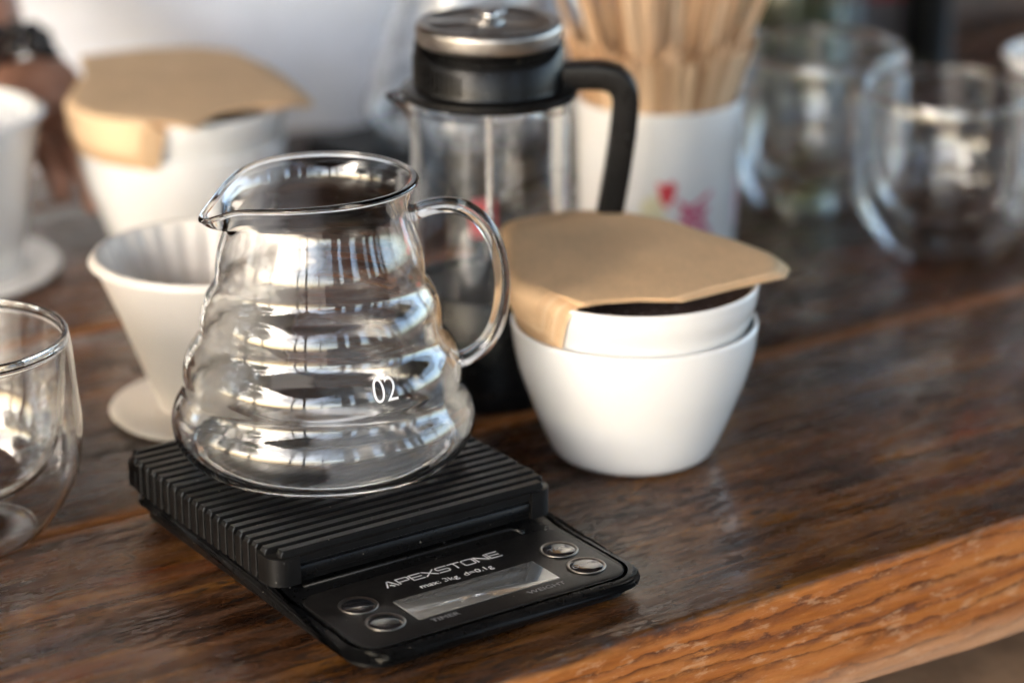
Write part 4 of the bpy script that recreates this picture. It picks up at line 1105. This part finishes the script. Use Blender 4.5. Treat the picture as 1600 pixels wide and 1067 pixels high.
# bracelet of dark beads
wv = np.array(wr); dr = wv - np.array(el); dr /= np.linalg.norm(dr); a1 = np.cross(dr, (0, 0, 1)); a1 /= np.linalg.norm(a1); a2 = np.cross(dr, a1)
brc = empty('bracelet', tuple(wv - dr * 1.0)); brc.parent = person
bme = None
for row in (0, 1):
    for k in range(15):
        a = 2 * PI * k / 15 + row * 0.2; p_ = (a1 * math.cos(a) * 3.0 + a2 * math.sin(a) * 3.0 + dr * 1.2 * row)
        if bme is None:
            V, F = lathe([(0, -.62), (.43, -.45), (.62, 0), (.43, .45), (0, .62)], 14); o = mesh('bead', V, F, M_BEAD, brc); bme = o.data
        else: o = bpy.data.objects.new('bead', bme); link(o, brc)
        o.location = Vector(p_) * S

# ================================================================== SHELTER, WALL AND GARDEN AROUND THE STALL, PIECES ADDED FOR REFLECTIONS
shel = empty('stall_canopy', (0, 0, 0), TH)
tag(shel, 'dark timber canopy roof on posts over the coffee table', 'canopy')
MB().box(-230, 560, -190, 330, 165, 169).build('roof', M_DARKWOOD, shel, smooth=False)
for x in range(-220, 550, 60): MB().box(x, x + 6, -188, 328, 153, 165).build('beam', M_DARKWOOD, shel, smooth=False)
for x, y in ((-222, -180), (540, -180), (-222, 316), (540, 316)): MB().box(x, x + 10, y, y + 10, -76, 153).build('post', M_DARKWOOD, shel, smooth=False)
wall = empty('plank_wall', (0, 0, 0), TH); tag(wall, 'dark brown plank wall far behind the table', 'wall')
for i in range(50):
    x = -320 + i * 18
    MB().box(x, x + 17.8, 300 + (i % 2) * .6, 303, -76, 150).build('plank', M_DARKWOOD, wall, smooth=False)
reflection_wall = empty('plank_wall', (0, 0, 0), TH); tag(reflection_wall, 'unseen dark plank wall added behind the photographer, gaps shaping light and reflections', 'wall')
GAPS = (0, 1, 2, 5, 9, 10, 14, 17, 18, 21)  # wall is an added, unseen shape; gaps set reflections and brighten the bowls
for i in range(24):
    x = -75 + i * 17
    zt = 150
    if i in GAPS:
        MB().box(x, x + 16.8, -173, -170, -76, 25).build('plank', M_DARKWOOD, reflection_wall, smooth=False)
        MB().box(x, x + 16.8, -173, -170, 130, 150).build('plank', M_DARKWOOD, reflection_wall, smooth=False)
        continue
    MB().box(x, x + 16.8, -173 - (i % 2) * .5, -170, -76, zt).build('plank', M_DARKWOOD, reflection_wall, smooth=False)
ct = empty('cream_reflector', (0, 0, 0), TH); tag(ct, 'unseen cream slab on legs added behind the photographer for a pale reflection', 'table')  # unseen cream shape added for the pale reflection low in the carafe
MB().box(40, 150, -150, -90, -4, 0).build('cream_slab', simple('cream_paint', (0.72, 0.66, 0.54), 0.5), ct, smooth=False)
for x, y in ((43, -147), (141, -147), (43, -99), (141, -99)): MB().box(x, x + 6, y, y + 6, -76, -4).build('leg', M_DARKWOOD, ct, smooth=False)

def leafmat(name, c0, c1):
    m, nt, b = newmat(name); v = coords(nt, (0.02, 0.02, 0.02))
    nt.links.new(ramp(nt, noise(nt, v, 1.0, 4), [(0.35, c0), (0.65, c1)]), b.inputs['Base Color']); b.inputs['Roughness'].default_value = 0.45
    return m
M_LEAF = leafmat('leaves', (0.035, 0.07, 0.015), (0.10, 0.16, 0.03)); M_BARK = simple('bark', (0.09, 0.06, 0.04), 0.9, nscale=0.1)
def tree(x, y, h, r, seed, label):
    rs = np.random.RandomState(seed); root = empty('tree', (x, y, -76)); tag(root, label, 'tree', 'trees in front of the stall')
    pts = catmull([(0, 0, 0), (rs.uniform(-10, 10), 5, h * .3), (rs.uniform(-20, 20), rs.uniform(-15, 15), h * .6), (0, 0, h * .85)], 4)
    V, F = sweep(pts, circ(16, 9), ref=(0, 1, 0.01), scale=lambda t: 1.2 - 0.9 * t); mb = MB().add(V, F)
    for k in range(7):
        a = rs.uniform(0, 2*PI); z0 = h * rs.uniform(.35, .7); V, F = sweep(catmull([(0, 0, z0), (r*.4*math.cos(a), r*.4*math.sin(a), z0 + h*.1), (r*.8*math.cos(a), r*.8*math.sin(a), z0 + h*.2)], 3), circ(6, 6), ref=(0.1, 0.2, 1), scale=lambda t: 1 - .8*t); mb.add(V, F)
    mb.build('trunk', M_BARK, root)
    n_c, n_l = 46, 85
    cen = rs.normal(size=(n_c, 3)); cen /= np.linalg.norm(cen, axis=1)[:, None]; cen *= (rs.uniform(.45, 1, n_c) ** .5)[:, None] * np.array([r, r, h * .30]); cen[:, 2] += h * .72
    c = np.repeat(cen, n_l, 0) + rs.normal(size=(n_c * n_l, 3)) * r * 0.16
    n = len(c); a = rs.normal(size=(n, 3)); a /= np.linalg.norm(a, axis=1)[:, None]; b = np.cross(a, rs.normal(size=(n, 3))); b /= np.linalg.norm(b, axis=1)[:, None]
    s_ = rs.uniform(4, 8, n)[:, None]
    V = np.stack([c - a * s_, c + b * s_ * .45, c + a * s_, c - b * s_ * .45], 1).reshape(-1, 3)
    me = bpy.data.meshes.new('crown'); me.from_pydata((V * S).tolist(), [], np.arange(4 * n).reshape(-1, 4).tolist()); me.materials.append(M_LEAF)
    o = bpy.data.objects.new('crown', me); link(o, root)
for i, (x, y, h, r) in enumerate(((-620, -380, 520, 190), (-330, -760, 620, 230), (330, -820, 560, 220), (760, -420, 500, 190), (-900, 150, 520, 210), (60, -1250, 700, 280), (-318, -15, 285, 105))):
    tree(x, y, h, r, 11 + i, ('leafy tree off to the left of the stall', 'broad leafy tree behind the photographer, left', 'leafy tree behind the photographer, right', 'leafy tree off to the right of the stall', 'leafy tree far left beside the stall', 'tallest leafy tree far behind the photographer', 'small unseen leafy tree added left of the stall to break up reflections')[i])  # last tree is added close by so its leaves break up reflected sky
